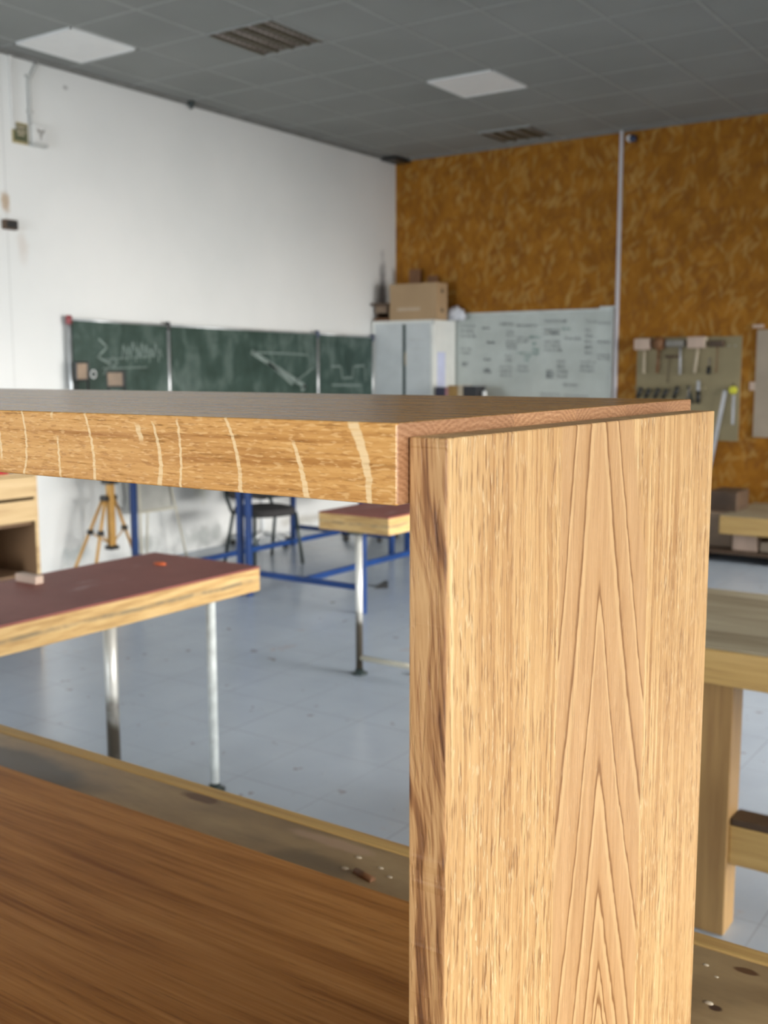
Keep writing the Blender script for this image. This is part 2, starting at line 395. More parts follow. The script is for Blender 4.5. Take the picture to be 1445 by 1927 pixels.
M_pipe = plain('grey_conduit', (0.52, 0.53, 0.51), 0.5)
M_pipew = plain('painted_white_trunking', (0.70, 0.70, 0.68), 0.6, var=0.03)
M_post = plain('lilac_white_conduit', (0.62, 0.60, 0.63), 0.5, var=0.03)
M_black = plain('black_plastic', (0.018, 0.018, 0.018), 0.45)
M_darkmetal = plain('dark_green_metal', (0.035, 0.05, 0.05), 0.4, 0.4)
M_steel = plain('brushed_aluminium', (0.60, 0.62, 0.63), 0.38, 0.7)
M_blue = plain('blue_enamel', (0.004, 0.038, 0.165), 0.4, var=0.1)
M_bluedark = plain('dark_blue_plastic', (0.02, 0.035, 0.09), 0.4)
M_red = plain('dark_red_plastic', (0.22, 0.03, 0.035), 0.45)
M_redb = plain('bright_red_plastic', (0.55, 0.02, 0.03), 0.4)
M_fabric = plain('charcoal_fabric', (0.028, 0.026, 0.026), 0.85, bump=0.3)
M_card = plain('cardboard', (0.43, 0.29, 0.16), 0.8, var=0.05, sc=3)
M_tape = plain('packing_tape', (0.50, 0.38, 0.26), 0.4, var=0.03)
M_paperblue = plain('pale_blue_paper', (0.62, 0.66, 0.86), 0.8, var=0.04)
M_bag = plain('white_plastic_bag', (0.66, 0.68, 0.74), 0.35, var=0.12, sc=14, bump=0.4)
M_peg = plain('olive_hardboard', (0.30, 0.25, 0.14), 0.75, var=0.07, sc=3)
M_paleboard = plain('pale_pinkish_board', (0.40, 0.33, 0.25), 0.75, var=0.07, sc=3)
M_brown = plain('brown_wood', (0.20, 0.09, 0.035), 0.6)
M_dkbrown = plain('dark_brown_wood', (0.085, 0.05, 0.028), 0.6, var=0.15)
M_pink = plain('pale_beech', (0.56, 0.42, 0.33), 0.6)
M_handle = plain('ash_handle', (0.52, 0.44, 0.32), 0.55)
M_greymetal = plain('grey_hammer_steel', (0.24, 0.22, 0.19), 0.5, 0.3)
M_yellow = plain('yellow_plastic', (0.62, 0.60, 0.03), 0.5)
M_rule = plain('aluminium_rule', (0.50, 0.50, 0.51), 0.45, 0.2)
M_orange = plain('orange_plastic', (0.62, 0.12, 0.03), 0.5)
M_tripod = plain('varnished_yellow_wood', (0.55, 0.30, 0.07), 0.45, var=0.12)
M_ink = plain('faded_marker_ink', (0.36, 0.385, 0.38), 0.7)
M_inkg = plain('faded_green_marker', (0.30, 0.44, 0.40), 0.7)
M_inkd = plain('dark_marker_ink', (0.24, 0.26, 0.28), 0.7)
M_chalk = plain('chalk_line', (0.20, 0.25, 0.23), 0.9, var=0.15, sc=30)
M_whiteleg = plain('chipped_white_paint', (0.72, 0.77, 0.76), 0.45, var=0.10, sc=22)
M_sign = plain('green_sign', (0.09, 0.10, 0.05), 0.5)
M_signf = plain('ochre_sign_border', (0.40, 0.33, 0.17), 0.5)
M_white = plain('white_plastic', (0.80, 0.82, 0.82), 0.4, var=0.03)
M_back = plain('brown_plywood_back', (0.25, 0.175, 0.115), 0.55, var=0.1, sc=12)
M_easel = plain('cream_painted_tube', (0.60, 0.57, 0.46), 0.5)
M_greyp = plain('grey_panel', (0.48, 0.48, 0.44), 0.7)
M_book = plain('navy_book_cover', (0.03, 0.03, 0.06), 0.5)
M_books = plain('black_book_cover', (0.03, 0.03, 0.035), 0.5)
M_bookbr = plain('ochre_book_cover', (0.34, 0.20, 0.06), 0.6)
M_bookpk = plain('pink_book_cover', (0.45, 0.22, 0.25), 0.6)

def leg_mat():
    t = NT('worn_chrome_leg'); X, Y, Z = t.sep()
    r = t.ss(t.add(Z, t.mul(t.sub(t.noise(scale=9, detail=4), 0.5), 0.5)), -0.66, -0.42, 0.0, 1.0)
    col = t.mix(r, (0.09, 0.075, 0.055), (0.66, 0.66, 0.62))
    return t.out(col, 0.35, 0.35)
M_worn = leg_mat()

def redtop():
    t = NT('dusty_red_brown_top')
    col = t.ramp(t.noise(scale=2.5, detail=5, rough=0.6), [(0.3, (0.23, 0.065, 0.050)), (0.7, (0.33, 0.110, 0.088))])
    d = t.noise(t.map(sc=(6, 2.5, 1), loc=(2, 1, 0)), 1.0, 5, 0.65)
    col = t.mix(t.ss(d, 0.56, 0.75, 0, 0.55), col, (0.55, 0.42, 0.40))
    return t.out(col, 0.5, 0, t.bump(t.noise(scale=30), 0.1, 0.002), spec=0.3)
M_redtop = redtop()
def plyedge(name='laminated_pine_edge'):
    t = NT(name); X, Y, Z = t.sep()
    n = t.noise(t.map(sc=(7, 5, 60)), 1.0, 4, 0.6)
    col = t.ramp(n, [(0.3, (0.36, 0.21, 0.065)), (0.5, (0.54, 0.34, 0.125)), (0.7, (0.66, 0.46, 0.20))])
    zz = t.add(Z, t.mul(t.sub(t.noise(scale=7, detail=3), 0.5), 0.02))
    c = t.mul(t.ss(zz, -0.062, -0.052), t.ss(zz, -0.048, -0.040, 1, 0))
    col = t.mix(t.mul(c, t.ss(t.noise(scale=12, detail=4), 0.35, 0.6, 0.2, 0.85)), col, (0.20, 0.16, 0.09))
    return t.out(col, 0.6)
M_plyedge = plyedge()
M_pine = oak('pine_boards', 0, (0.64, 0.43, 0.165), (0.53, 0.34, 0.115), (0.38, 0.22, 0.07), fine=(200, 8), broad=(14, 1.0), rough=0.55, pore=0.25, bump=0.1)
M_pinev = oak('pine_post', 2, (0.48, 0.30, 0.125), (0.41, 0.25, 0.095), (0.32, 0.18, 0.065), fine=(200, 8), broad=(14, 1.0), rough=0.55, pore=0.2, bump=0.1)
M_pined = oak('pine_drawer', 1, (0.66, 0.49, 0.26), (0.56, 0.39, 0.19), (0.42, 0.27, 0.12), fine=(200, 8), broad=(14, 1.0), rough=0.5, pore=0.2, bump=0.1)
M_brownply = plain('brown_plywood', (0.17, 0.095, 0.045), 0.65, var=0.1, sc=3)
M_weather = oak('weathered_bench_top', 0, (0.42, 0.37, 0.26), (0.32, 0.27, 0.18), (0.19, 0.15, 0.09), fine=(150, 8), broad=(9, 0.9), rough=0.55, pore=0.35, bump=0.15)

def bench_top():
    t = NT('stained_plywood_worktop'); X, Y, Z = t.sep()     # local to the bench origin
    n = t.noise(t.map(sc=(2.2, 6, 1)), 1.0, 6, 0.62)
    col = t.ramp(n, [(0.30, (0.19, 0.120, 0.055)), (0.5, (0.33, 0.225, 0.11)), (0.7, (0.46, 0.34, 0.18))])
    n2 = t.noise(t.map(sc=(12, 50, 1)), 1.0, 3, 0.6)
    col = t.mix(t.ss(n2, 0.5, 0.75, 0, 0.25), col, (0.12, 0.085, 0.04))
    def blob(x, y, rx, ry, st, c, sc=9.0):
        nonlocal col
        d = t.math('SQRT', t.add(t.math('POWER', t.mul(t.sub(X, x), 1/rx), 2), t.math('POWER', t.mul(t.sub(Y, y), 1/ry), 2)))
        m = t.ss(t.add(d, t.mul(t.sub(t.noise(scale=sc, detail=4), 0.5), 0.9)), 0.55, 1.0, st, 0.0)
        col = t.mix(m, col, c)
    blob(-1.78, 1.25, .34, .07, .8, (0.055, 0.047, 0.035), 6)
    blob(-1.325, 1.335, .055, .018, .9, (0.11, 0.045, 0.012), 30)
    blob(-.346, 1.325, .020, .008, .9, (0.09, 0.035, 0.012), 30)
    blob(-.356, 1.222, .010, .008, .95, (0.05, 0.02, 0.01), 30)
    blob(-1.02, 1.325, .11, .018, .75, (0.42, 0.28, 0.18), 12)
    blob(-1.0, 1.24, .10, .05, .5, (0.12, 0.09, 0.05), 15)
    return t.out(col, t.ss(n, 0.3, 0.7, 0.3, 0.5), 0, t.bump(t.noise(scale=18, detail=4), 0.15, 0.003))
M_bench = bench_top()

def chalkboard():
    t = NT('green_chalkboard'); X, Y, Z = t.sep()
    n = t.noise(t.comb(0, t.mul(Y, 2.3), t.mul(Z, 3.0)), 1.0, 5, 0.6, 0.9)
    n2 = t.noise(t.comb(2, t.mul(Y, 6.0), t.mul(Z, 2.4)), 1.0, 4, 0.6, 1.2)
    col = t.ramp(t.add(t.mul(n, 0.5), t.mul(n2, 0.5)), [(0.36, (0.016, 0.038, 0.029)), (0.50, (0.034, 0.065, 0.053)), (0.64, (0.105, 0.145, 0.130))])
    return t.out(col, 0.42)
M_chalkb = chalkboard()
def wboard():
    t = NT('whiteboard_surface'); X, Y, Z = t.sep()
    n = t.noise(t.comb(t.mul(X, 2.5), 0, t.mul(Z, 3)), 1.0, 5, 0.6)
    return t.out(t.ramp(n, [(0.3, (0.45, 0.49, 0.46)), (0.7, (0.58, 0.63, 0.60))]), 0.35)
M_wb = wboard()
M_wbf = plain('whiteboard_frame', (0.62, 0.66, 0.64), 0.4)
def glass():
    t = NT('window_glass'); t.b.inputs['Transmission Weight'].default_value = 1.0; t.b.inputs['IOR'].default_value = 1.05
    return t.out((0.95, 0.97, 0.97), 0.0)
M_glass = glass()

# ------------------------------------------------------------------ room shell
XL, YF, XR, YB, HC = -6.82, 10.13, 3.62, -2.5, 3.90
def st(mb, name, m): return mb.build(name, m, kind='structure')
st(MB().box((XL-.2, YB-.2, -0.15), (XR+.2, YF+.2, 0)), 'floor', M_floor)
st(MB().box((XL-.2, YB-.2, HC), (XR+.2, YF+.2, HC+0.15)), 'ceiling', M_ceil)
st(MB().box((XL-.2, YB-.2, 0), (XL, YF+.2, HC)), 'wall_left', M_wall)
st(MB().box((XL, YF, 0), (XR+.2, YF+.2, HC)), 'wall_far', M_osb)
mb = MB(); ys = [YB-.2] + [q for ab in WIN_R for q in ab] + [YF+.0]
for i in range(0, len(ys), 2): mb.box((XR, ys[i], 0), (XR+.2, ys[i+1], HC))
for a, b in WIN_R: mb.box((XR, a, 0), (XR+.2, b, 0.8)); mb.box((XR, a, 2.7), (XR+.2, b, HC))
st(mb, 'wall_right', M_wallp)
mb = MB(); mb.box((XL, YB-.2, 0), (-5.8, YB, HC)); mb.box((-3.4, YB-.2, 0), (-1.3, YB, HC)); mb.box((1.1, YB-.2, 0), (XR, YB, HC)); mb.box((-1.3, YB-.2, 0), (1.1, YB, .9)); mb.box((-1.3, YB-.2, 2.6), (1.1, YB, HC)); mb.box((-5.8, YB-.2, 0), (-3.4, YB, .35)); mb.box((-5.8, YB-.2, 2.55), (-3.4, YB, HC))
st(mb, 'wall_back', M_wallp)
for k, (a, b) in enumerate(WIN_R):
    m_ = (a+b)/2; mb = MB()
    for y0 in (a, m_-.03, b-.06): mb.box((XR+.06, y0, .8), (XR+.12, y0+.06, 2.7))
    mb.box((XR+.06, a, .8), (XR+.12, b, .86)); mb.box((XR+.06, a, 2.64), (XR+.12, b, 2.7))
    f = st(mb, 'window_%d' % (k+1), M_white); MB().box((XR+.085, a+.06, .86), (XR+.095, b-.06, 2.64)).build('pane', M_glass, f)
mb = MB()
for x0 in (-5.8, -4.63, -3.46): mb.box((x0, YB-.12, .35), (x0+.06, YB-.06, 2.55))
mb.box((-5.8, YB-.12, .35), (-3.4, YB-.06, .41)); mb.box((-5.8, YB-.12, 2.49), (-3.4, YB-.06, 2.55))
f = st(mb, 'window_5', M_white); MB().box((-5.74, YB-.095, .41), (-3.46, YB-.085, 2.49)).build('pane', M_glass, f)  # unseen window made up to go with the left fill lamp
mb = MB()
for x0 in (-1.3, -.13, 1.04): mb.box((x0, YB-.12, .9), (x0+.06, YB-.06, 2.6))
mb.box((-1.3, YB-.12, .9), (1.1, YB-.06, .96)); mb.box((-1.3, YB-.12, 2.54), (1.1, YB-.06, 2.6))
f = st(mb, 'window_6', M_white); MB().box((-1.24, YB-.095, .96), (1.04, YB-.085, 2.54)).build('pane', M_glass, f)  # unseen window, added with the lamp that fills the near faces
# ceiling grid
GX, GY = 0.5992, 0.6245
gx = [-4.777 + GX*k for k in range(-3, 15)]; gy = [7.524 + GY*k for k in range(-18, 5)]
mb = MB()
for x in gx:
    if XL < x < XR: mb.box((x-.011, YB, HC-.004), (x+.011, YF, HC))
for y in gy:
    if YB < y < YF: mb.box((XL, y-.009, HC-.003), (XR, y+.009, HC))
st(mb, 'trim_1', M_tbar)
mb = MB(); mb.box((XL, YB, HC-.03), (XL+.03, YF, HC)); mb.box((XL, YF-.02, HC-.02), (XR, YF, HC))
st(mb, 'trim_2', M_edge)
st(MB().box((-4.198, YF-.03, 0), (-4.165, YF, HC), .006), 'trim_3', M_post)

# ------------------------------------------------------------------ ceiling lights
def flat_light(x0, y0, x1, y1, lab):
    t = thing('ceiling_panel_light', lab, 'ceiling light', ((x0+x1)/2, (y0+y1)/2, HC), group='flat white ceiling lights')
    mb = MB()
    for a, b in (((x0, y0), (x1, y0+.015)), ((x0, y1-.015), (x1, y1)), ((x0, y0), (x0+.015, y1)), ((x1-.015, y0), (x1, y1))): mb.box((*a, HC-.014), (*b, HC), .002)
    mb.build('frame', M_white, t); MB().box((x0+.012, y0+.012, HC-.010), (x1-.012, y1-.012, HC-.003)).build('diffuser', M_opal, t)
flat_light(-4.777, 7.53, -4.178, 8.13, 'unlit white square light panel in the ceiling, furthest of the three')
flat_light(-6.60, 5.01, -6.00, 5.60, 'unlit white square light panel in the ceiling over the left wall, whole in view')
flat_light(-6.60, 3.76, -6.00, 4.36, 'unlit white light panel cut by the left edge of the photo')
def louvre(x0, y0, x1, y1, lab):
    t = thing('louvre_light', lab, 'ceiling light', ((x0+x1)/2, (y0+y1)/2, HC), group='louvred ceiling lights')
    mb = MB(); z0 = HC-.016
    for a, b in (((x0, y0), (x1, y0+.008)), ((x0, y1-.008), (x1, y1)), ((x0, y0), (x0+.008, y1)), ((x1-.008, y0), (x1, y1))): mb.box((*a, z0), (*b, HC), .003)
    mb.build('frame', M_tbar, t)
    MB().box((x0+.02, y0+.02, HC-.004), (x1-.02, y1-.02, HC-.0005)).build('reflector', M_lampin, t)
    for k in range(4):
        x = x0 + (x1-x0)*(k+.5)/4
        MB().tube([(x, y0+.03, HC-.008), (x, y1-.03, HC-.008)], .005).build('fluorescent_tube', M_tube, t)
    mb = MB()
    for k in range(1, 4): x = x0 + (x1-x0)*k/4; mb.box((x-.014, y0+.02, z0), (x+.014, y1-.02, HC-.004))
    for k in range(1, 11): y = y0 + (y1-y0)*k/11; mb.box((x0+.02, y-.003, z0+.004), (x1-.02, y+.003, HC-.004))
    mb.box((x0+.02, y0+.02, z0), (x0+.036, y1-.02, HC-.004)); mb.box((x1-.036, y0+.02, z0), (x1-.02, y1-.02, HC-.004))
    mb.build('louvre_grid', M_louvre, t)
louvre(-5.37, 5.64, -4.78, 6.24, 'bronze louvred light in the ceiling nearer the camera')
louvre(-5.37, 9.40, -4.80, 9.93, 'grey louvred light in the ceiling close to the chipboard wall')
MB().lathe((XL+.05, 6.92, HC-.03), [(.028, .03), (.028, 0), (.015, -.02), (.015, -.035)]).build('sprinkler_head', M_darkmetal, label='small dark fitting at the top of the white wall', cat='fitting')
MB().box((XL+.002, YF-.30, HC-.045), (XL+.20, YF-.002, HC-.021), .005).build('junction_box', M_black, label='small black box in the ceiling corner where the two walls meet', cat='box')

# ------------------------------------------------------------------ left wall : conduits, signs
t = thing('cable_trunking', 'thin white painted trunking running down the left wall', 'trunking', (XL, 5.13, 3.3))
MB().box((XL, 5.115, 3.36), (XL+.018, 5.145, HC-.03), .003).build('trunking', M_pipew, t)
t = thing('conduit', 'grey conduit dropping from the ceiling to the alarm box', 'pipe', (XL, 5.29, 3.4))
MB().tube([(XL+.014, 5.36, HC-.031), (XL+.014, 5.34, HC-.06), (XL+.014, 5.28, HC-.17), (XL+.014, 5.275, 3.42)], .013).build('pipe', M_pipe, t)
for z in (3.75, 3.5): MB().box((XL, 5.255, z), (XL+.03, 5.30, z+.012)).build('pipe_clip', M_pipe, t)
t = thing('exit_sign', 'small dark green sign with ochre border on the left wall', 'sign', (XL, 5.18, 3.3))
MB().box((XL, 5.12, 3.265), (XL+.012, 5.255, 3.415), .002).build('sign_border', M_signf, t)
MB().box((XL+.012, 5.13, 3.282), (XL+.016, 5.245, 3.40)).build('sign_face', M_sign, t)
mb = MB()
for (y, z, w_) in ((5.15, 3.375, .075), (5.15, 3.345, .08), (5.16, 3.322, .055)): mb.box((XL+.016, y, z), (XL+.0175, y+w_, z+.012))
mb.build('lettering', M_handle, t)
t = thing('alarm_box', 'white square box with grey emblem beside the green sign', 'alarm', (XL, 5.33, 3.3))
MB().box((XL, 5.275, 3.29), (XL+.05, 5.40, 3.42), .006).build('housing', M_pipew, t)
MB().box((XL, 5.265, 3.262), (XL+.055, 5.40, 3.289), .003).build('base_plate', M_pipe, t)
mb = MB(); mb.ribbon([(XL+.0505, 5.31, 3.385), (XL+.0505, 5.34, 3.34), (XL+.0505, 5.372, 3.385), (XL+.0505, 5.34, 3.37), (XL+.0505, 5.31, 3.385)], .008, (1, 0, 0)); mb.ribbon([(XL+.0505, 5.34, 3.345), (XL+.0505, 5.34, 3.315)], .008, (1, 0, 0))
mb.build('emblem', M_greymetal, t)
t = thing('wall_vent', 'dark brown box on the left wall with a rusty stain above', 'vent', (XL, 5.05, 2.68))
MB().box((XL, 4.995, 2.635), (XL+.05, 5.105, 2.705), .006).build('housing', M_dkbrown, t)
MB().box((XL+.05, 5.005, 2.645), (XL+.053, 5.095, 2.695)).build('grille', M_black, t)

# ------------------------------------------------------------------ chalkboard partition
BX = XL + .06
t = thing('chalkboard', 'long green chalkboard with aluminium posts along the white wall', 'chalkboard', (BX, 7.5, 0))
PY = [(5.52, 2.03, M_red, 'dark red cap'), (6.56, 2.015, M_black, 'black cap'), (8.62, 2.0, M_bluedark, 'dark blue cap'), (9.585, 1.985, M_bluedark, 'dark blue cap')]
for i, (y, z, m, lb) in enumerate(PY):
    p = MB().tube([(BX, y, 1.0), (BX, y, z-.06)], (.014, .017, .017, .017)[i]).build('post', M_steel, t)
    MB().lathe((BX, y, z-.06), [(.022, 0), (.024, .01), (.024, .06), (.02, .068)]).build('post_cap', m, p, label=lb)
for i in range(3):
    y0, z0, y1, z1 = PY[i][0], PY[i][1]-.03, PY[i+1][0], PY[i+1][1]-.03
    mb = MB(); bm = mb.bm
    q = [(y0+.02, 1.0), (y1-.02, 1.0), (y1-.02, z1), (y0+.02, z0)]
    A = [bm.verts.new((BX-.012, *p)) for p in q]; B = [bm.verts.new((BX+.012, *p)) for p in q]
    bm.faces.new(A[::-1]); bm.faces.new(B)
    for k in range(4): bm.faces.new((A[k], A[(k+1) % 4], B[(k+1) % 4], B[k]))
    mb.build('board_panel', M_chalkb, t)
    MB().tube([(BX, y0+.02, z0+.006), (BX, y1-.02, z1+.006)], .012).build('top_rail', M_steel, t)
C1 = BX + .0125
def cp(y, z): return (C1, y, z)
mb = MB()
mb.ribbon([cp(7.62, 1.78), cp(8.4, 1.45), cp(8.35, 1.42)], .045, (1, 0, 0)); mb.ribbon([cp(7.62, 1.78), cp(8.25, 1.77), cp(8.45, 1.76)], .012, (1, 0, 0))
mb.ribbon([cp(7.85, 1.68), cp(8.2, 1.48)], .03, (1, 0, 0)); mb.ribbon([cp(8.25, 1.50), cp(8.55, 1.64)], .012, (1, 0, 0))
mb.build('chalk_drawing', M_chalk, t)
mb = MB()
mb.ribbon([cp(8.85, 1.65), cp(9.0, 1.65), cp(9.02, 1.53), cp(9.2, 1.53), cp(9.22, 1.65), cp(9.42, 1.66), cp(9.44, 1.50)], .018, (1, 0, 0))
mb.ribbon([cp(8.85, 1.46), cp(9.35, 1.45)], .018, (1, 0, 0))
mb.build('chalk_drawing', M_chalk, t)
mb = MB()
mb.ribbon([cp(5.80, 1.86), cp(5.88, 1.80), cp(5.78, 1.72), cp(5.92, 1.66)], .016, (1, 0, 0))
mb.ribbon([cp(5.9, 1.68), cp(5.94, 1.72), cp(5.98, 1.68), cp(5.94, 1.64), cp(5.9, 1.68)], .012, (1, 0, 0))
for k in range(9):
    y = 6.03+k*.05; z = 1.78+rnd.uniform(-.03, .05); mb.ribbon([cp(y, z-.07), cp(y+.02, z+.05), cp(y+.045, z-.03)], .010, (1, 0, 0))
mb.ribbon([cp(5.85, 1.70), cp(6.4, 1.735)], .008, (1, 0, 0)); mb.ribbon([cp(5.83, 1.63), cp(6.3, 1.64)], .008, (1, 0, 0)); mb.ribbon([cp(5.83, 1.58), cp(5.9, 1.66)], .008, (1, 0, 0))
mb.build('chalk_drawing', M_chalk, t)
t = thing('tape_roll', 'small white ring hanging on the chalkboard between two stools', 'tape', (C1, 5.72, 1.585))
mb = MB(); mb.tube([(C1+.012, 5.72+.026*math.cos(a*PI/8), 1.585+.03*math.sin(a*PI/8)) for a in range(17)], .006, 8); mb.build('roll', M_white, t)
MB().tube([(C1, 5.72, 1.608), (C1+.02, 5.72, 1.608)], .004).build('hook', M_darkmetal, t)

# ------------------------------------------------------------------ metal cabinet and what stands on it
CX0, CX1, CY0, CY1, CH = -6.80, -6.012, 9.634, 10.09, 2.135
t = thing('metal_cabinet', 'tall white metal cabinet with two sliding doors in the corner', 'cabinet', ((CX0+CX1)/2, (CY0+CY1)/2, 0))
mb = MB(); mb.box((CX0, CY0+.02, 0), (CX1, CY1, CH), .004); mb.build('body', M_metalw, t)
MB().box((CX0, CY0, CH-.03), (CX1, CY0+.02, CH), .002).build('top_rim', M_metalw, t)
for a, b in ((CX0, CX0+.035), (CX1-.035, CX1)): MB().box((a, CY0, 0), (b, CY0+.02, CH-.03), .003).build('side_rail', M_metalw, t)
gapx = -6.385
for a, b in ((CX0+.035, gapx-.022), (gapx+.022, CX1-.035)):
    d = MB().box((a, CY0+.004, .06), (b, CY0+.02, CH-.03), .003).build('door', M_door, t)
    mb = MB()
    for z in (1.93, 1.83):
        if a > gapx: mb.box((a+.06, CY0+.003, z), (b-.06, CY0+.0045, z+.006))
    if a > gapx: mb.build('pencil_mark', M_pipe, d)
MB().box((gapx-.022, CY0+.012, .06), (gapx+.022, CY0+.02, CH-.04)).build('finger_slot', M_slot, t)
MB().tube([(gapx+.028, CY0-.006, 1.66), (gapx+.028, CY0-.012, 1.72), (gapx+.028, CY0-.006, 1.80)], .007).build('handle', M_handle, t)
MB().box((CX1, CY0+.08, 1.42), (CX1+.002, CY0+.24, 1.80)).build('notice_paper', M_paperblue, t)
MB().box((CX1-.01, CY0-.006, CH-.05), (CX1+.01, CY0, CH-.005), .003).build('corner_bracket', M_pipe, t)
# box
t = thing('cardboard_box', 'large brown cardboard box on top of the metal cabinet', 'box', (-6.30, 9.77, CH))
a, b = -6.585, -5.995
mb = MB().box((a, 9.66, CH), (b+.005, 9.88, CH+.385), .004); mb.build('carton', M_card, t)
MB().box((a+.10, 9.657, CH+.10), (b-.20, 9.66, CH+.135)).build('packing_tape', M_tape, t)
for z in (.30, .10): MB().tube([(b+.003, 9.77, CH+z), (b+.008, 9.77, CH+z)], .02).build('hand_hole', M_black, t)
t = thing('wooden_crate', 'small dark wooden crate of offcuts left of the cardboard box', 'crate', (-6.70, 9.80, CH))
MB().box((-6.79, 9.66, CH), (-6.60, 9.96, CH+.03)).build('bottom_board', M_brown, t)
MB().box((-6.79, 9.68, CH+.09), (-6.635, 9.92, CH+.165), .003).build('offcut_block', M_back, t)
for x in (-6.79, -6.625): MB().box((x, 9.70, CH+.03), (x+.025, 9.94, CH+.165)).build('side_board', M_dkbrown, t)
MB().box((-6.815, 9.62, CH+.166), (-6.60, 9.98, CH+.19), .003).build('top_board', M_dkbrown, t)
def bag(loc, sx, sy, sz, lab):
    mb = MB(); t0 = bmesh.new(); bmesh.ops.create_icosphere(t0, subdivisions=3, radius=1)
    r = random.Random(3)
    for v in t0.verts:
        k = 1 + .16*math.sin(v.co.x*7+v.co.y*4) * math.cos(v.co.z*6+v.co.x*3) + r.uniform(-.05, .05)
        z = v.co.z; v.co *= k; v.co.z = max(v.co.z, -.8) + .8
        v.co.x *= sx*(1.1-.2*z); v.co.y *= sy; v.co.z *= sz
    for f in t0.faces: f.smooth = True
    t0.transform(Matrix.Translation(loc)); mb._join(t0)
    mb.build('plastic_bag', M_bag, label=lab, cat='bag')
bag((-5.955, 9.99, CH), .11, .075, .085, 'crumpled white plastic bag beside the cardboard box on the cabinet')
t = thing('wooden_model', 'pale offcuts standing behind the cardboard box on the cabinet', 'offcuts', (-6.4, 10.05, CH))
MB().box((-6.58, 10.03, CH), (-6.44, 10.07, CH+.57), .004).build('tall_offcut', M_brown, t)
MB().box((-6.34, 10.03, CH), (-6.22, 10.07, CH+.49), .004).build('short_offcut', M_brown, t)

# ------------------------------------------------------------------ whiteboard
WX0, WX1, WZ0, WZ1 = -6.45, -4.215, 1.05, 2.205
t = thing('whiteboard', 'wide whiteboard with faded notes between cabinet and pale post', 'whiteboard', (-5.2, YF, 1.05))
MB().box((WX0, YF-.012, WZ0), (WX1, YF, WZ1)).build('writing_surface', M_wb, t)
mb = MB(); mb.box((WX0, YF-.02, WZ1-.012), (WX1, YF, WZ1+.012), .002); mb.box((WX0, YF-.02, WZ0-.012), (WX1, YF, WZ0+.012), .002)
mb.box((WX0, YF-.02, WZ0), (WX0+.02, YF, WZ1)); mb.box((WX1-.02, YF-.02, WZ0), (WX1, YF, WZ1))
mb.build('frame', M_wbf, t)
MB().box((-4.36, YF-.03, WZ1+.012), (-4.20, YF, WZ1+.03)).build('top_clip', M_wbf, t)
WYs = YF-.0125
def wpt(zx, zy):      # coordinates read off an enlargement, turned to metres on the board
    x = 820 + zx/4.014; y = 560 + zy/4.014
    return (-4.226 + (x-1154)*.006058, WYs, 1.62+.582-(y-(581+(1154-x)*.0455))*.00585)
def scrawl(mb, x0, y0, x1, y1, rows, wd=.010):
    for r_ in range(rows):
        y = y0 + (y1-y0)*(r_+.5)/rows; x = x0; h = (y1-y0)/rows*.32
        while x < x1:
            pts = []; L = rnd.uniform(12, 28)
            n = int(L/4)
            for k in range(n+1): pts.append(wpt(x + L*k/n, y + h*(1 if k % 2 else -1)*rnd.uniform(.4, 1)))
            mb.ribbon(pts, wd*rnd.uniform(.5, .9), (0, -1, 0)); x += L + rnd.uniform(5, 11)
mb = MB()
for q in [(190, 200, 300, 310, 3), (190, 370, 270, 430, 2), (500, 180, 610, 215, 1), (560, 240, 620, 290, 2), (560, 310, 620, 380, 3), (550, 410, 600, 470, 2),
          (640, 190, 790, 220, 1), (640, 280, 730, 330, 2), (850, 220, 960, 270, 2), (850, 150, 1020, 190, 1), (1000, 270, 1100, 305, 1), (850, 300, 970, 385, 3),
          (510, 490, 600, 580, 3), (650, 480, 730, 540, 2), (1150, 210, 1190, 400, 5), (1120, 430, 1220, 520, 3), (1240, 160, 1330, 190, 1), (1240, 290, 1320, 320, 1), (1240, 380, 1330, 430, 2),
          (1000, 590, 1110, 625, 1), (830, 665, 970, 715, 2), (1010, 670, 1160, 715, 2), (1160, 160, 1220, 180, 1), (950, 430, 1010, 570, 4)]: scrawl(mb, *q)
mb.build('faded_writing', M_ink, t)
for q in [(365, 220, 400, 240, 1), (405, 320, 450, 345, 1), (205, 480, 240, 515, 2), (380, 520, 415, 555, 2), (870, 510, 915, 570, 3), (380, 450, 420, 465, 1), (900, 235, 940, 265, 1)]:
    mb = MB(); scrawl(mb, *q, .012); mb.build('dark_note', M_inkd, t)
for q in [(640, 390, 800, 410, 1), (740, 270, 800, 300, 1), (700, 410, 740, 460, 2), (760, 310, 790, 390, 2), (980, 205, 1020, 235, 1)]:
    mb = MB(); scrawl(mb, *q, .012); mb.build('green_note', M_inkg, t)

# low bookcase behind the oak top, only the books on it show
t = thing('bookcase', 'pale bookcase under the whiteboard, hidden but for its top', 'bookcase', (-5.6, 9.6, 0))
BZ = 1.335
for x in (-5.97, -5.28): MB().box((x, 9.45, 0), (x+.02, 9.80, BZ-.02)).build('side_board', M_pine, t)
for z in (.05, .45, .9, BZ-.02): MB().box((-5.95, 9.45, z), (-5.28, 9.80, z+.02)).build('shelf', M_pine, t)
MB().box((-5.97, 9.80, 0), (-5.26, 9.81, BZ)).build('back_board', M_pine, t)
def book(x0, x1, z1, m, lab):
    b_ = thing('book', lab, 'book', ((x0+x1)/2, 9.6, BZ), group='books in front of the whiteboard')
    MB().box((x0, 9.52, BZ), (x1, 9.70, z1), .004).build('cover', m, b_)
    MB().box((x0+.006, 9.525, z1), (x1-.006, 9.695, z1+.002)).build('page_block', M_white, b_)
book(-5.915, -5.80, 1.435, M_book, 'navy book lying lowest at the left end of the row below the whiteboard')
book(-5.795, -5.765, 1.432, M_bookpk, 'thin pink book between the navy and ochre ones')
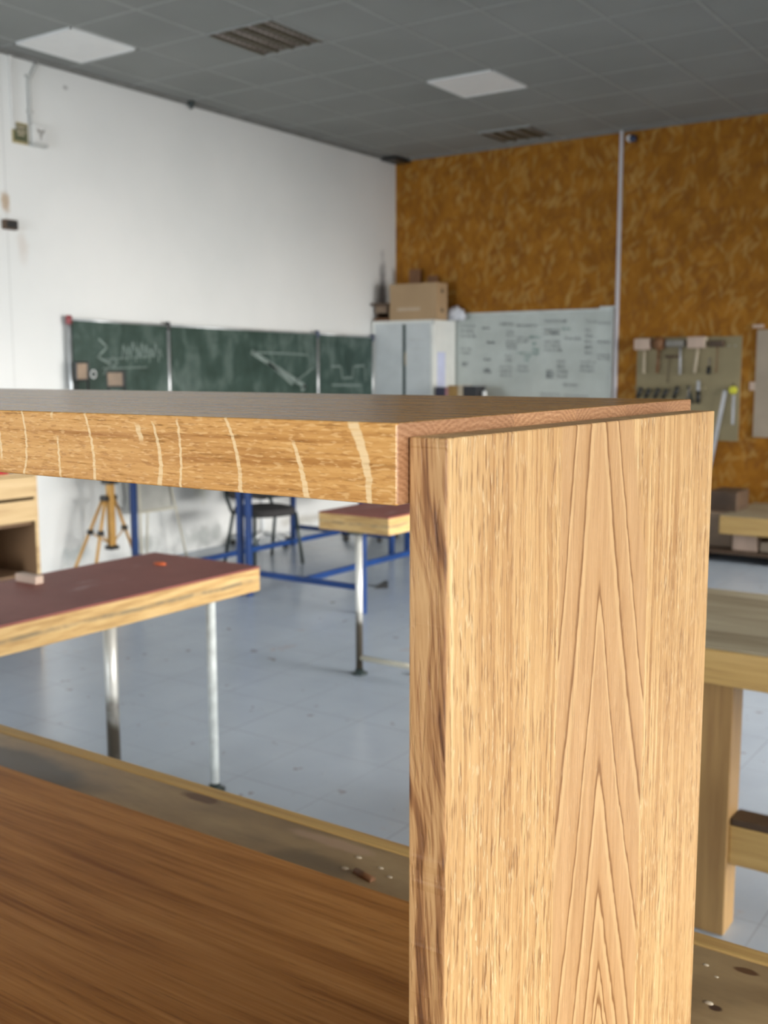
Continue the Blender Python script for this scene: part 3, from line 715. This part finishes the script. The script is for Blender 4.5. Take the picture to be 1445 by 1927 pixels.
book(-5.76, -5.65, 1.455, M_bookbr, 'ochre book left of the brighter one by the whiteboard')
book(-5.645, -5.585, 1.457, M_handle, 'light tan book in the middle of the row')
book(-5.58, -5.42, 1.45, M_books, 'thick black book at the right of the row')
MB().lathe((-5.375, 9.6, BZ), [(.022, 0), (.022, .05), (.018, .062), (.008, .066)]).build('white_jar', M_white, label='small bright white jar right of the books below the whiteboard', cat='jar')

# ------------------------------------------------------------------ camera, tool boards
t = thing('security_camera', 'small dark domed security camera high on the chipboard wall', 'camera', (-4.08, YF, 3.8))
MB().tube([(-4.10, YF, 3.81), (-4.09, YF-.05, 3.81)], .03).build('bracket', M_white, t)
MB().lathe((-4.05, YF-.06, 3.80), [(.02, -.035), (.032, -.02), (.036, 0), (.032, .02), (.02, .035)], axis=(.2, -.8, -.3)).build('camera_body', M_bluedark, t)
PX = lambda x: -3.964 + (x-1200)*.00513
PZ = lambda y: 1.62 + .30 - (y-634)*.00492
TY = YF-.02
t = thing('tool_board', 'olive hardboard tool panel hung with mallets on the chipboard wall', 'tool board', (-3.45, YF, 1.4))
MB().box((PX(1200), YF-.014, PZ(832)), (PX(1397), YF-.002, PZ(634)), .002).build('board', M_peg, t)
MB().box((PX(1200), YF-.05, PZ(730)-.02), (PX(1335), YF-.012, PZ(730)), .002).build('tool_rack', M_peg, t)
for x in (1204, 1231, 1240, 1255, 1265, 1279, 1308, 1334, 1349, 1365, 1341, 1375, 1386):
    MB().tube([(PX(x), YF-.012, PZ(652)), (PX(x), YF-.035, PZ(652))], .004, 8).build('peg', M_steel, t)
def hammer(name, x0, x1, y0, y1, hx0, hx1, hy, hm, hdm, lab, hr=.014, cat='mallet', barrel=False, cheek=None):
    o = thing(name, lab, cat, (PX((x0+x1)/2), TY, PZ(y1)))
    cx = PX((x0+x1)/2)
    if barrel: MB().lathe((cx, TY-.05, PZ(y1)), [(.02, 0), (.055, .02), (.066, .06), (.06, .10), (.03, PZ(y0)-PZ(y1))]).build('head', hm, o)
    else: MB().box((PX(x0), TY-.10, PZ(y1)), (PX(x1), TY-.02, PZ(y0)), .008).build('head', hm, o)
    if cheek: MB().box((PX(x1), TY-.095, PZ(y1)+.005), (PX(x1)+.012, TY-.025, PZ(y0)-.004), .004).build('striking_face', cheek, o)
    MB().tube([(PX(hx0), TY-.055, PZ(y1)+.002), (PX(hx1), TY-.055, PZ(hy))], hr*.8, 12, hr).build('handle', hdm, o)
hammer('mallet', 1201, 1232, 636, 658, 1219, 1219, 704, M_pink, M_handle, 'pale wooden mallet hanging at the left end of the tool board')
hammer('mallet', 1236, 1258, 633, 659, 1247, 1245, 703, M_brown, M_brown, 'round dark brown mallet second from the left on the tool board', barrel=True)
hammer('hammer', 1262, 1297, 640, 653, 1288, 1289, 706, M_greymetal, M_rule, 'grey hammer hanging between the brown and the large pale mallet', .012, 'hammer')
hammer('tack_hammer', 1261, 1283, 669, 674, 1268, 1266, 722, M_dkbrown, M_dkbrown, 'small dark hammer hanging lowest under the grey hammer', .006, 'hammer')
hammer('mallet', 1303, 1335, 634, 656, 1321, 1316, 703, M_pink, M_handle, 'large pale wooden mallet with a bright face, right of centre on the tool board', .016, cheek=M_handle)
hammer('hammer', 1344, 1369, 642, 654, 1357, 1356, 703, M_dkbrown, M_brown, 'dark hammer hanging at the right end of the row of mallets', .006, 'hammer')
o = thing('screwdriver', 'black screwdriver hanging under the large pale mallet', 'screwdriver', (PX(1341), TY, PZ(704)))
MB().tube([(PX(1342), TY-.03, PZ(674)), (PX(1341), TY-.03, PZ(692))], .007, 8).build('blade', M_greymetal, o)
MB().tube([(PX(1341), TY-.03, PZ(691)), (PX(1340), TY-.03, PZ(705))], .019, 10, .022).build('handle', M_black, o)
for k, (x, y) in enumerate(((1213, 732), (1229, 734), (1247, 733), (1263, 735), (1284, 729))):
    o = thing('chisel', ['black handled chisel leftmost in the rack of the tool board', 'second black handled chisel from the left in the tool rack', 'third black handled chisel from the left in the tool rack', 'fourth black handled chisel, short, in the tool rack', 'tallest black handled chisel at the right of the tool rack'][k],
              'chisel', (PX(x), TY, PZ(750)), group='chisels in the rack')
    MB().tube([(PX(x+2), TY-.055, PZ(y)), (PX(x-6), TY-.055, PZ(752))], .02, 10, .017).build('handle', M_black, o)
    MB().tube([(PX(x-6), TY-.055, PZ(752)), (PX(x-12), TY-.055, PZ(772))], .006, 8).build('blade', M_greymetal, o)
o = thing('pliers', 'dark open pliers hanging right of the chisels', 'pliers', (PX(1308), TY, PZ(760)))
MB().tube([(PX(1303), TY-.03, PZ(728)), (PX(1306), TY-.03, PZ(740)), (PX(1314), TY-.03, PZ(762))], .011, 8).build('jaw_arm', M_darkmetal, o)
MB().tube([(PX(1308), TY-.04, PZ(728)), (PX(1305), TY-.04, PZ(740)), (PX(1303), TY-.04, PZ(756))], .009, 8).build('jaw_arm', M_greymetal, o)
o = thing('file', 'file with grey blade and black handle pointing down on the tool board', 'file', (PX(1323), TY, PZ(760)))
MB().box((PX(1320), TY-.035, PZ(738)), (PX(1326), TY-.028, PZ(718)), .001).build('blade', M_rule, o)
MB().tube([(PX(1323), TY-.032, PZ(737)), (PX(1323), TY-.032, PZ(761))], .019, 10, .022).build('handle', M_black, o)
o = thing('tape_measure', 'small bright yellow tape measure hanging on the tool board', 'tape measure', (PX(1386), TY, PZ(735)))
MB().lathe((PX(1386), TY-.02, PZ(735)), [(.028, -.02), (.036, -.016), (.036, .016), (.028, .02)], axis=(0, 1, 0)).build('case', M_yellow, o)
MB().tube([(PX(1386), TY-.02, PZ(727)), (PX(1386), TY-.02, PZ(722))], .005, 8).build('loop', M_black, o)
mb = MB(); a, b = Vector((PX(1372), TY-.02, PZ(738))), Vector((PX(1350), TY-.035, PZ(884))); mb.ribbon([a, b], .036, (0, -1, 0), .006)
mb.build('metal_rule', M_rule, label='long grey metal rule hanging at a slant over the tool board', cat='ruler')
MB().box((PX(1385), TY-.014, PZ(800)), (PX(1390), TY-.008, PZ(745))).build('steel_square', M_rule, label='narrow pale strip below the yellow tape measure', cat='square')
t = thing('pinboard', 'pale board at the right edge of the photo on the chipboard wall', 'board', (-2.4, YF, 1.3))
MB().box((-2.82, YF-.017, .99), (-1.7, YF-.002, 1.975), .004).build('board', M_paleboard, t)
MB().box((-2.87, YF-.02, 1.42), (-2.82, YF-.002, 1.50), .004).build('side_tab', M_pink, t)
MB().box((-2.86, YF-.03, 1.99), (-2.76, YF-.002, 2.02), .004).build('top_tab', M_pink, t)

# ------------------------------------------------------------------ oak furniture (subject)
TB = 0.85
oakt = thing('oak_console', 'oiled oak console table standing on the stained workbench', 'table', (-0.364, 0.543, TB))
ZT, ZU = 1.5875, 1.5362
pl = [(-2.0, .543), (-.3645, .543), (-.3845, 1.141), (-2.0, 1.195)]
top = MB().prism(pl, ZU, ZT, .0014).build('tabletop', M_top, oakt)
# the end of the tabletop shows end grain
top.data.materials.append(M_end)
for p_ in top.data.polygons:
    if p_.normal.x > 0.9 or p_.normal.x < -0.9: p_.material_index = 1
def side_panel(x0, x1):
    mb = MB(); t0 = bmesh.new()
    bmesh.ops.create_cube(t0, size=1)
    for v in t0.verts: v.co = Vector(((x0+x1)/2 + v.co.x*(x1-x0), .555+.2575+v.co.y*.515, (TB+1.5785)/2 + v.co.z*(1.5785-TB)))
    bmesh.ops.bevel(t0, geom=t0.edges[:], offset=.0013, segments=2, affect='EDGES', profile=.5)
    mb._join(t0); return mb.build('side_panel', M_panel, oakt)
side_panel(-.3637, -.3363)
side_panel(-2.0285, -2.001)
MB().prism([(-2.0, .556), (-.3645, .556), (-.3645, 1.05), (-.388, 1.168), (-2.0, 1.168)], TB, TB+.04, .0016).build('lower_shelf', M_shelf, oakt)

# workbench under it
wb = thing('workbench', 'stained plywood workbench carrying the oak console', 'workbench', (0, 0, TB))
MB().box((-2.6, .05, TB-.05), (1.3, 1.352, TB), .003).build('worktop', M_bench, wb)
MB().box((-2.6, 1.3525, TB-.075), (1.3, 1.385, TB+.0008), .003).build('edge_strip', M_pine, wb)
for x in (-2.5, 1.1):
    for y in (.12, 1.22): MB().box((x, y, 0), (x+.09, y+.09, TB-.05), .004).build('leg', M_pinev, wb)
MB().box((-2.41, .14, .2), (1.1, .20, .3), .004).build('stretcher', M_pine, wb); MB().box((-2.41, 1.24, .55), (1.1, 1.30, .65), .004).build('stretcher', M_pine, wb)
mb = MB()
for x, y, r in ((-.95, 1.305, .006), (-.90, 1.295, .005), (-.872, 1.278, .005), (-.945, 1.262, .007), (-.365, 1.228, .006), (-.395, 1.31, .004), (-.375, 1.29, .003)):
    t0 = bmesh.new(); bmesh.ops.create_icosphere(t0, subdivisions=2, radius=1)
    for f in t0.faces: f.smooth = True
    t0.transform(Matrix.Translation((x, y, TB)) @ Matrix.Diagonal((r, r*.65, r*.35, 1))); mb._join(t0)
mb.build('glue_drips', M_handle, wb)
mb = MB(); mb.tube([(-.925, 1.262, TB+.001), (-.885, 1.252, TB+.001)], .006, 8); mb.build('wood_plug', M_brown, wb)

# ------------------------------------------------------------------ red topped benches
def red_bench(x0, x1, y0, y1, lab, legs, facing):
    t = thing('red_top_bench', lab, 'bench', ((x0+x1)/2, (y0+y1)/2, .87), group='benches with red brown tops')
    MB().box((x0, y0, .862), (x1, y1, .87), .001).build('top_surface', M_redtop, t)
    MB().box((x0, y0, .775), (x1, y1, .862), .004).build('laminated_top', M_plyedge, t)
    for (x, y, r, m) in legs:
        l = MB().tube([(x, y, .012), (x, y, .764)], r, 16).build('leg', m, t)
        MB().lathe((x, y, 0), [(r*2.3, 0), (r*2.3, .006), (r*1.3, .014), (r*1.1, .03)]).build('foot_plate', M_darkmetal, l)
        MB().box((x-.045, y-.045, .762), (x+.045, y+.045, .775), .002).build('bracket', M_darkmetal, l)
    return t
red_bench(-3.265, -2.69, 1.42, 3.06, 'long red brown bench on white tube legs, at the left', [(-2.80, 2.90, .0175, M_whiteleg), (-3.10, 2.665, .025, M_worn), (-2.80, 1.5, .0175, M_whiteleg), (-3.15, 1.5, .025, M_worn)], 0)
rb2 = red_bench(-3.50, -3.045, 4.46, 6.1, 'smaller red brown bench behind, half hidden by the oak side panel', [(-3.275, 4.515, .019, M_worn), (-3.275, 5.95, .019, M_worn)], 0)
MB().tube([(-3.275, 4.515, .09), (-2.75, 4.515, .09)], .014).build('floor_bar', M_easel, rb2)
MB().box((-3.22, 2.345, .87), (-3.105, 2.38, .90), .003).build('wood_block', M_pink, label='small pinkish wood block lying on the red brown bench top', cat='block')
MB().lathe((-3.04, 2.873, .87), [(.030, 0), (.033, .003), (.022, .008), (.008, .010)], squash=.6, n=12).build('orange_scrap', M_orange, label='small flat orange scrap on the red brown bench top', cat='scrap')
MB().lathe((-3.02, 4.66, 0), [(.010, 0), (.018, .004), (.018, .014), (.008, .02)], n=10).build('floor_crumb', M_pink, label='tiny pale crumb on the floor by the small bench foot', cat='crumb')

# ------------------------------------------------------------------ blue framed tables
def blue_table(x0, x1, y0, y1, lab):
    t = thing('blue_frame_table', lab, 'table', ((x0+x1)/2, (y0+y1)/2, 0), group='tables with blue steel frames')
    MB().box((x0-.03, y0-.03, .90), (x1+.03, y1+.03, .925), .003).build('tabletop', M_greyp, t)
    for x in (x0, x1):
        for y in (y0, y1): MB().box((x-.02, y-.02, 0), (x+.02, y+.02, .90), .003).build('leg', M_blue, t)
    for y in (y0, y1): MB().box((x0+.02, y-.013, .155), (x1-.02, y+.013, .195), .003).build('cross_bar', M_blue, t)
    MB().box(((x0+x1)/2-.015, y0+.013, .155), ((x0+x1)/2+.015, y1-.013, .195), .003).build('long_bar', M_blue, t)
blue_table(-5.095, -4.09, 5.68, 7.75, 'blue steel table frame nearest the oak side panel')
blue_table(-6.28, -5.175, 5.68, 7.62, 'blue steel table frame nearer the white wall')
MB().box((-6.72, 5.42, .925), (-5.3, 5.98, .943), .002).build('plywood_sheet', M_pine, label='plywood sheet laid over the left blue table', cat='board')
def stool(loc, rz, lab, bw, b0, b1):
    t = thing('stool', lab, 'stool', loc, rz, group='stools on the table before the chalkboard')
    for sx in (-1, 1):
        MB().tube([(sx*bw/2, 0, b1-.03), (sx*bw/2, 0, .36), (sx*bw*.5, .01, 0)], .009).build('back_leg', M_black, t, local=True)
        MB().tube([(sx*bw/2, -.16, .36), (sx*bw*.55, -.18, 0)], .009).build('front_leg', M_black, t, local=True)
    MB().box((-bw/2, -.17, .36), (bw/2, .0, .375), .004).build('seat', M_back, t, local=True)
    MB().box((-bw/2-.012, -.014, b0-.015), (bw/2+.012, .010, b1+.015), .010).build('back_frame', M_black, t, local=True)
    MB().box((-bw/2+.006, -.022, b0), (bw/2-.006, -.0145, b1), .003).build('backrest', M_back, t, local=True)
stool((-6.655, 5.54, .943), 0.95, 'dark stool with narrow brown backrest against the chalkboard, left of the pair', .085, .605, .725)
stool((-6.36, 5.62, .943), 0.35, 'dark stool with brown backrest against the chalkboard, right of the pair', .135, .555, .655)

# ------------------------------------------------------------------ black visitor chair
t = thing('visitor_chair', 'black upholstered chair with dark tube legs behind the blue table', 'chair', (-5.90, 6.73, 0), 0.0)
def sup(u, v, n=2.6): return abs(u)**n + abs(v)**n
mb = MB(); pts = [(.245*math.copysign(abs(math.cos(a))**.75, math.cos(a)), .235*math.copysign(abs(math.sin(a))**.75, math.sin(a))) for a in [2*PI*k/32 for k in range(32)]]
mb.prism(pts, .415, .48, .02); mb.build('seat', M_fabric, t, local=True)
mb = MB(); n = 10; bm = mb.bm; F_, B_ = [], []
for i in range(n+1):
    u = -1+2*i/n; row, row2 = [], []
    for j in range(7):
        v = j/6; ww = .225*(1-.25*abs(2*v-1)**3); x = -.27 - .04*(1-u*u) - .04*v
        z = .515 + .33*v + .02*(u*u)*(1 if v > .5 else -1)*-1
        row.append(bm.verts.new((x, u*ww, z))); row2.append(bm.verts.new((x+.035, u*ww, z)))
    F_.append(row); B_.append(row2)
for i in range(n):
    for j in range(6):
        bm.faces.new((F_[i][j], F_[i+1][j], F_[i+1][j+1], F_[i][j+1])); bm.faces.new((B_[i][j], B_[i][j+1], B_[i+1][j+1], B_[i+1][j]))
    for j, q in ((0, 0), (6, 6)): bm.faces.new((F_[i][j], B_[i][j], B_[i+1][j], F_[i+1][j]))
for i in (0, n):
    for j in range(6): bm.faces.new((F_[i][j], F_[i][j+1], B_[i][j+1], B_[i][j]))
mb.build('backrest', M_fabric, t, local=True)
for s in (-1, 1):
    MB().tube([(.17, s*.20, .43), (.215, s*.235, 0)], .015).build('leg', M_darkmetal, t, local=True)
    MB().tube([(-.29, s*.20, .68), (-.28, s*.205, .56), (-.20, s*.21, .455), (-.16, s*.21, .42), (-.27, s*.235, 0)], .015).build('leg', M_darkmetal, t, local=True)
MB().tube([(.17, -.2, .43), (.17, .2, .43)], .011).build('seat_rail', M_darkmetal, t, local=True)
t.rotation_euler = (0, 0, -0.30); t.location = (-5.88, 6.76, 0)

# ------------------------------------------------------------------ swivel chairs
def swivel(loc, rz, lab, mbase, mcol):
    t = thing('swivel_chair', lab, 'chair', loc, rz, group='swivel chairs at the blue tables')
    MB().box((-.22, -.22, .46), (.22, .22, .52), .025, seg=3).build('seat', M_fabric, t, local=True)
    MB().box((-.20, .20, .60), (.20, .25, .78), .02, seg=3).build('backrest', M_fabric, t, local=True)
    MB().tube([(0, .12, .45), (0, .27, .47), (0, .27, .66)], .015).build('back_stem', M_black, t, local=True)
    MB().tube([(0, 0, .10), (0, 0, .46)], .022).build('gas_column', mcol, t, local=True)
    for k in range(5):
        a = 2*PI*k/5; x, y = math.cos(a), math.sin(a)
        l = MB().tube([(0, 0, .115), (x*.15, y*.15, .10), (x*.27, y*.27, .065)], .026, 10, .016).build('base_arm', mbase, t, local=True)
        MB().lathe((x*.275, y*.275, .028), [(.018, -.022), (.027, -.018), (.027, .018), (.018, .022)], n=14, axis=(-y, x, 0)).build('castor', M_black, l, local=True)
    return t
swivel((-6.50, 7.44, 0), 0.0, 'swivel chair with white star base behind the black chair', M_white, M_white)
swivel((-5.92, 8.32, 0), 0.7, 'swivel chair with black star base deeper in the corner', M_black, M_black)
mb = MB(); t0 = bmesh.new(); q = [(-.05, 0), (.05, 0), (.05, .045), (.02, .045)]
A_ = [t0.verts.new((x, -.035, z)) for x, z in q]; B_ = [t0.verts.new((x, .035, z)) for x, z in q]; t0.faces.new(A_); t0.faces.new(B_[::-1])
for k in range(4): t0.faces.new((A_[k], B_[k], B_[(k+1) % 4], A_[(k+1) % 4]))
bmesh.ops.recalc_face_normals(t0, faces=t0.faces[:]); t0.transform(Matrix.Translation((-4.48, 6.46, 0)) @ Matrix.Rotation(.6, 4, 'Z') @ Matrix.Diagonal((1.0, 1, 1, 1)))
mb._join(t0); mb.build('door_wedge', M_black, label='small black wedge on the floor right of the blue table leg', cat='wedge')

# ------------------------------------------------------------------ surveyor's tripod
t = thing('wooden_tripod', 'yellow wooden surveying tripod with black joints by the white wall', 'tripod', (-6.45, 5.60, 0))
MB().box((-6.475, 5.575, .255), (-6.425, 5.625, .875), .006).build('centre_column', M_tripod, t)
MB().box((-6.49, 5.56, .225), (-6.41, 5.64, .255), .004).build('column_cap', M_black, t)
MB().box((-6.50, 5.55, .74), (-6.40, 5.65, .80), .006).build('upper_collar', M_black, t)
MB().lathe((-6.45, 5.6, .875), [(.045, 0), (.05, .008), (.05, .03), (.03, .04)]).build('tripod_head', M_black, t)
for f in ((-6.655, 5.37, 0), (-6.435, 5.40, 0), (-6.60, 6.00, 0)):
    a = Vector((-6.45, 5.60, .63)); f = Vector(f); d = (f-a); o2 = Vector((d.x, d.y, 0)).normalized()*.055
    a = a + o2
    l = MB().tube([a, f + Vector((0, 0, .03))], .0125, 8).build('leg', M_tripod, t)
    MB().tube([f + Vector((0, 0, .04)), f], .014, 8, .004).build('metal_tip', M_black, l)
    mid = a.lerp(f, .42); MB().box(mid-Vector((.02, .02, .02)), mid+Vector((.02, .02, .02)), .004).build('joint_clamp', M_black, l)
    MB().tube([mid, Vector((-6.45, 5.6, .27)) + o2*.3], .006, 8).build('brace', M_tripod, l)
    MB().box(a-Vector((.02, .02, .02)), a+Vector((.02, .02, .02)), .004).build('hinge', M_black, l)
MB().tube([(-6.42, 5.66, .90), (-6.40, 5.68, .85), (-6.40, 5.70, .62), (-6.41, 5.69, .52), (-6.43, 5.66, .56)], .005, 8).build('cord', M_black, t)

# easel behind the blue leg
t = thing('easel', 'thin cream metal easel with a grey panel leaning by the wall', 'easel', (-6.6, 6.3, 0))
MB().box((-6.66, 6.03, .46), (-6.645, 6.45, 1.15), .003).build('panel', M_greyp, t)
for y0, y1 in ((6.06, 6.02), (6.42, 6.54)): MB().tube([(-6.625, (y0+y1)/2-.0 if 0 else y0, 1.3), (-6.625, y0, .62), (-6.58, y1, 0)], .009, 10).build('leg', M_easel, t)
MB().tube([(-6.64, 6.22, 1.3), (-6.74, 6.22, 0)], .009, 10).build('leg', M_easel, t)
MB().box((-6.64, 6.02, .445), (-6.60, 6.46, .46)).build('tray', M_easel, t)

# ------------------------------------------------------------------ drawer cabinet (left)
DX0, DX1, DY0, DY1 = -5.80, -5.20, 2.95, 3.965
t = thing('drawer_unit', 'pale pine drawer unit with open brown compartment at the left edge', 'cabinet', ((DX0+DX1)/2, (DY0+DY1)/2, 0))
MB().box((DX0, DY1-.02, 0), (DX1, DY1, 1.015), .002).build('side_board', M_brownply, t)
MB().box((DX0, DY0, 0), (DX1, DY0+.02, 1.015), .002).build('side_board', M_brownply, t)
MB().box((DX0, DY0+.02, 0), (DX0+.015, DY1-.02, 1.0)).build('back_board', M_brownply, t)
MB().box((DX0, DY0, 1.015), (DX1+.01, DY1, 1.03), .002).build('top_board', M_pined, t)
for z in (.42, .72): MB().box((DX0+.015, DY0+.02, z), (DX1-.03, DY1-.02, z+.015)).build('shelf', M_brownply, t)
MB().box((DX1, DY1-.022, .0), (DX1+.004, DY1, 1.015)).build('edge_band', M_pined, t)
for z0, z1 in ((.745, .870), (.888, 1.010)):
    d = MB().box((DX1-.012, DY0+.022, z0), (DX1+.008, DY1-.024, z1), .003).build('drawer_front', M_pined, t)
    MB().box((DX1+.008, 3.40, z1-.02), (DX1+.02, 3.50, z1-.005), .003).build('drawer_pull', M_dkbrown, d)
MB().box((-5.55, 3.45, 1.03), (-5.22, 3.80, 1.065), .01).build('tool_case', M_redb, label='bright red flat case on top of the drawer unit', cat='case')
MB().box((-5.45, 3.50, .435), (-5.27, 3.72, .53), .02).build('storage_tub', M_paperblue, label='pale blue grey tub inside the open compartment of the drawer unit', cat='tub')

# ------------------------------------------------------------------ right hand bench
t = thing('pine_bench', 'pine workbench with weathered grey top and thick post, at the right', 'workbench', (-.2, 3.2, 0))
MB().box((-1.4, 2.845, .862), (1.2, 3.62, .87), .001).build('worn_surface', M_weather, t)
MB().box((-1.4, 2.84, .765), (1.2, 3.62, .862), .004).build('bench_top', M_pine, t)
for x, y in ((-.95, 2.93), (1.0, 2.93), (-1.17, 3.42), (1.0, 3.42)): MB().box((x, y, 0), (x+.112, y+.10, .765), .004).build('leg', M_pinev, t)
MB().box((-.838, 2.945, .215), (1.0, 2.99, .33), .004).build('stretcher', M_pine, t)
MB().box((-.835, 2.947, .3305), (-.25, 3.03, .352), .003).build('wood_offcut', M_dkbrown, label='dark offcut lying along the stretcher of the pine workbench', cat='offcut')

# ------------------------------------------------------------------ timber stack at the far wall
t = thing('pallet', 'dark pallet on the floor under the timber by the chipboard wall', 'pallet', (-2.2, 9.5, 0))
for x in (-3.0, -2.3, -1.6): MB().box((x, 8.95, 0), (x+.1, 10.05, .07)).build('bearer', M_dkbrown, t)
for k in range(6): MB().box((-3.05, 8.95+k*.19, .07), (-1.45, 9.10+k*.19, .09), .002).build('slat', M_dkbrown, t)
MB().box((-3.1, 9.20, .09), (-2.70, 9.95, .385), .006).build('wooden_crate', M_back, label='brown crate on the pallet, left of the pale slab', cat='crate')
MB().box((-2.66, 9.08, .09), (-2.46, 9.90, .232), .004).build('timber_block', M_pink, label='pinkish timber block carrying the left end of the pale slab', cat='timber')
MB().box((-1.85, 9.08, .09), (-1.65, 9.90, .232), .004).build('timber_block', M_dkbrown, label='dark timber block carrying the right end of the pale slab', cat='timber')
MB().box((-2.44, 9.12, .09), (-1.87, 9.60, .17), .004).build('plank', M_paleboard, label='grey plank lying between the blocks below the pale slab', cat='plank')
t = thing('timber_slab', 'thick pale slab with grey top on the timber stack by the far wall', 'slab', (-2.1, 9.5, .235))
MB().box((-2.755, 9.0, .233), (-1.5, 10.05, .385), .006).build('slab', M_pine, t)
MB().box((-2.755, 9.004, .3855), (-1.5, 10.05, .39), .001).build('grey_surface', M_weather, t)
mb = MB().box((-2.95, 9.30, .386), (-2.70, 9.66, .56), .01); mb.build('angled_block', M_dkbrown, label='dark brown block with pinkish end on top of the brown crate', cat='block')
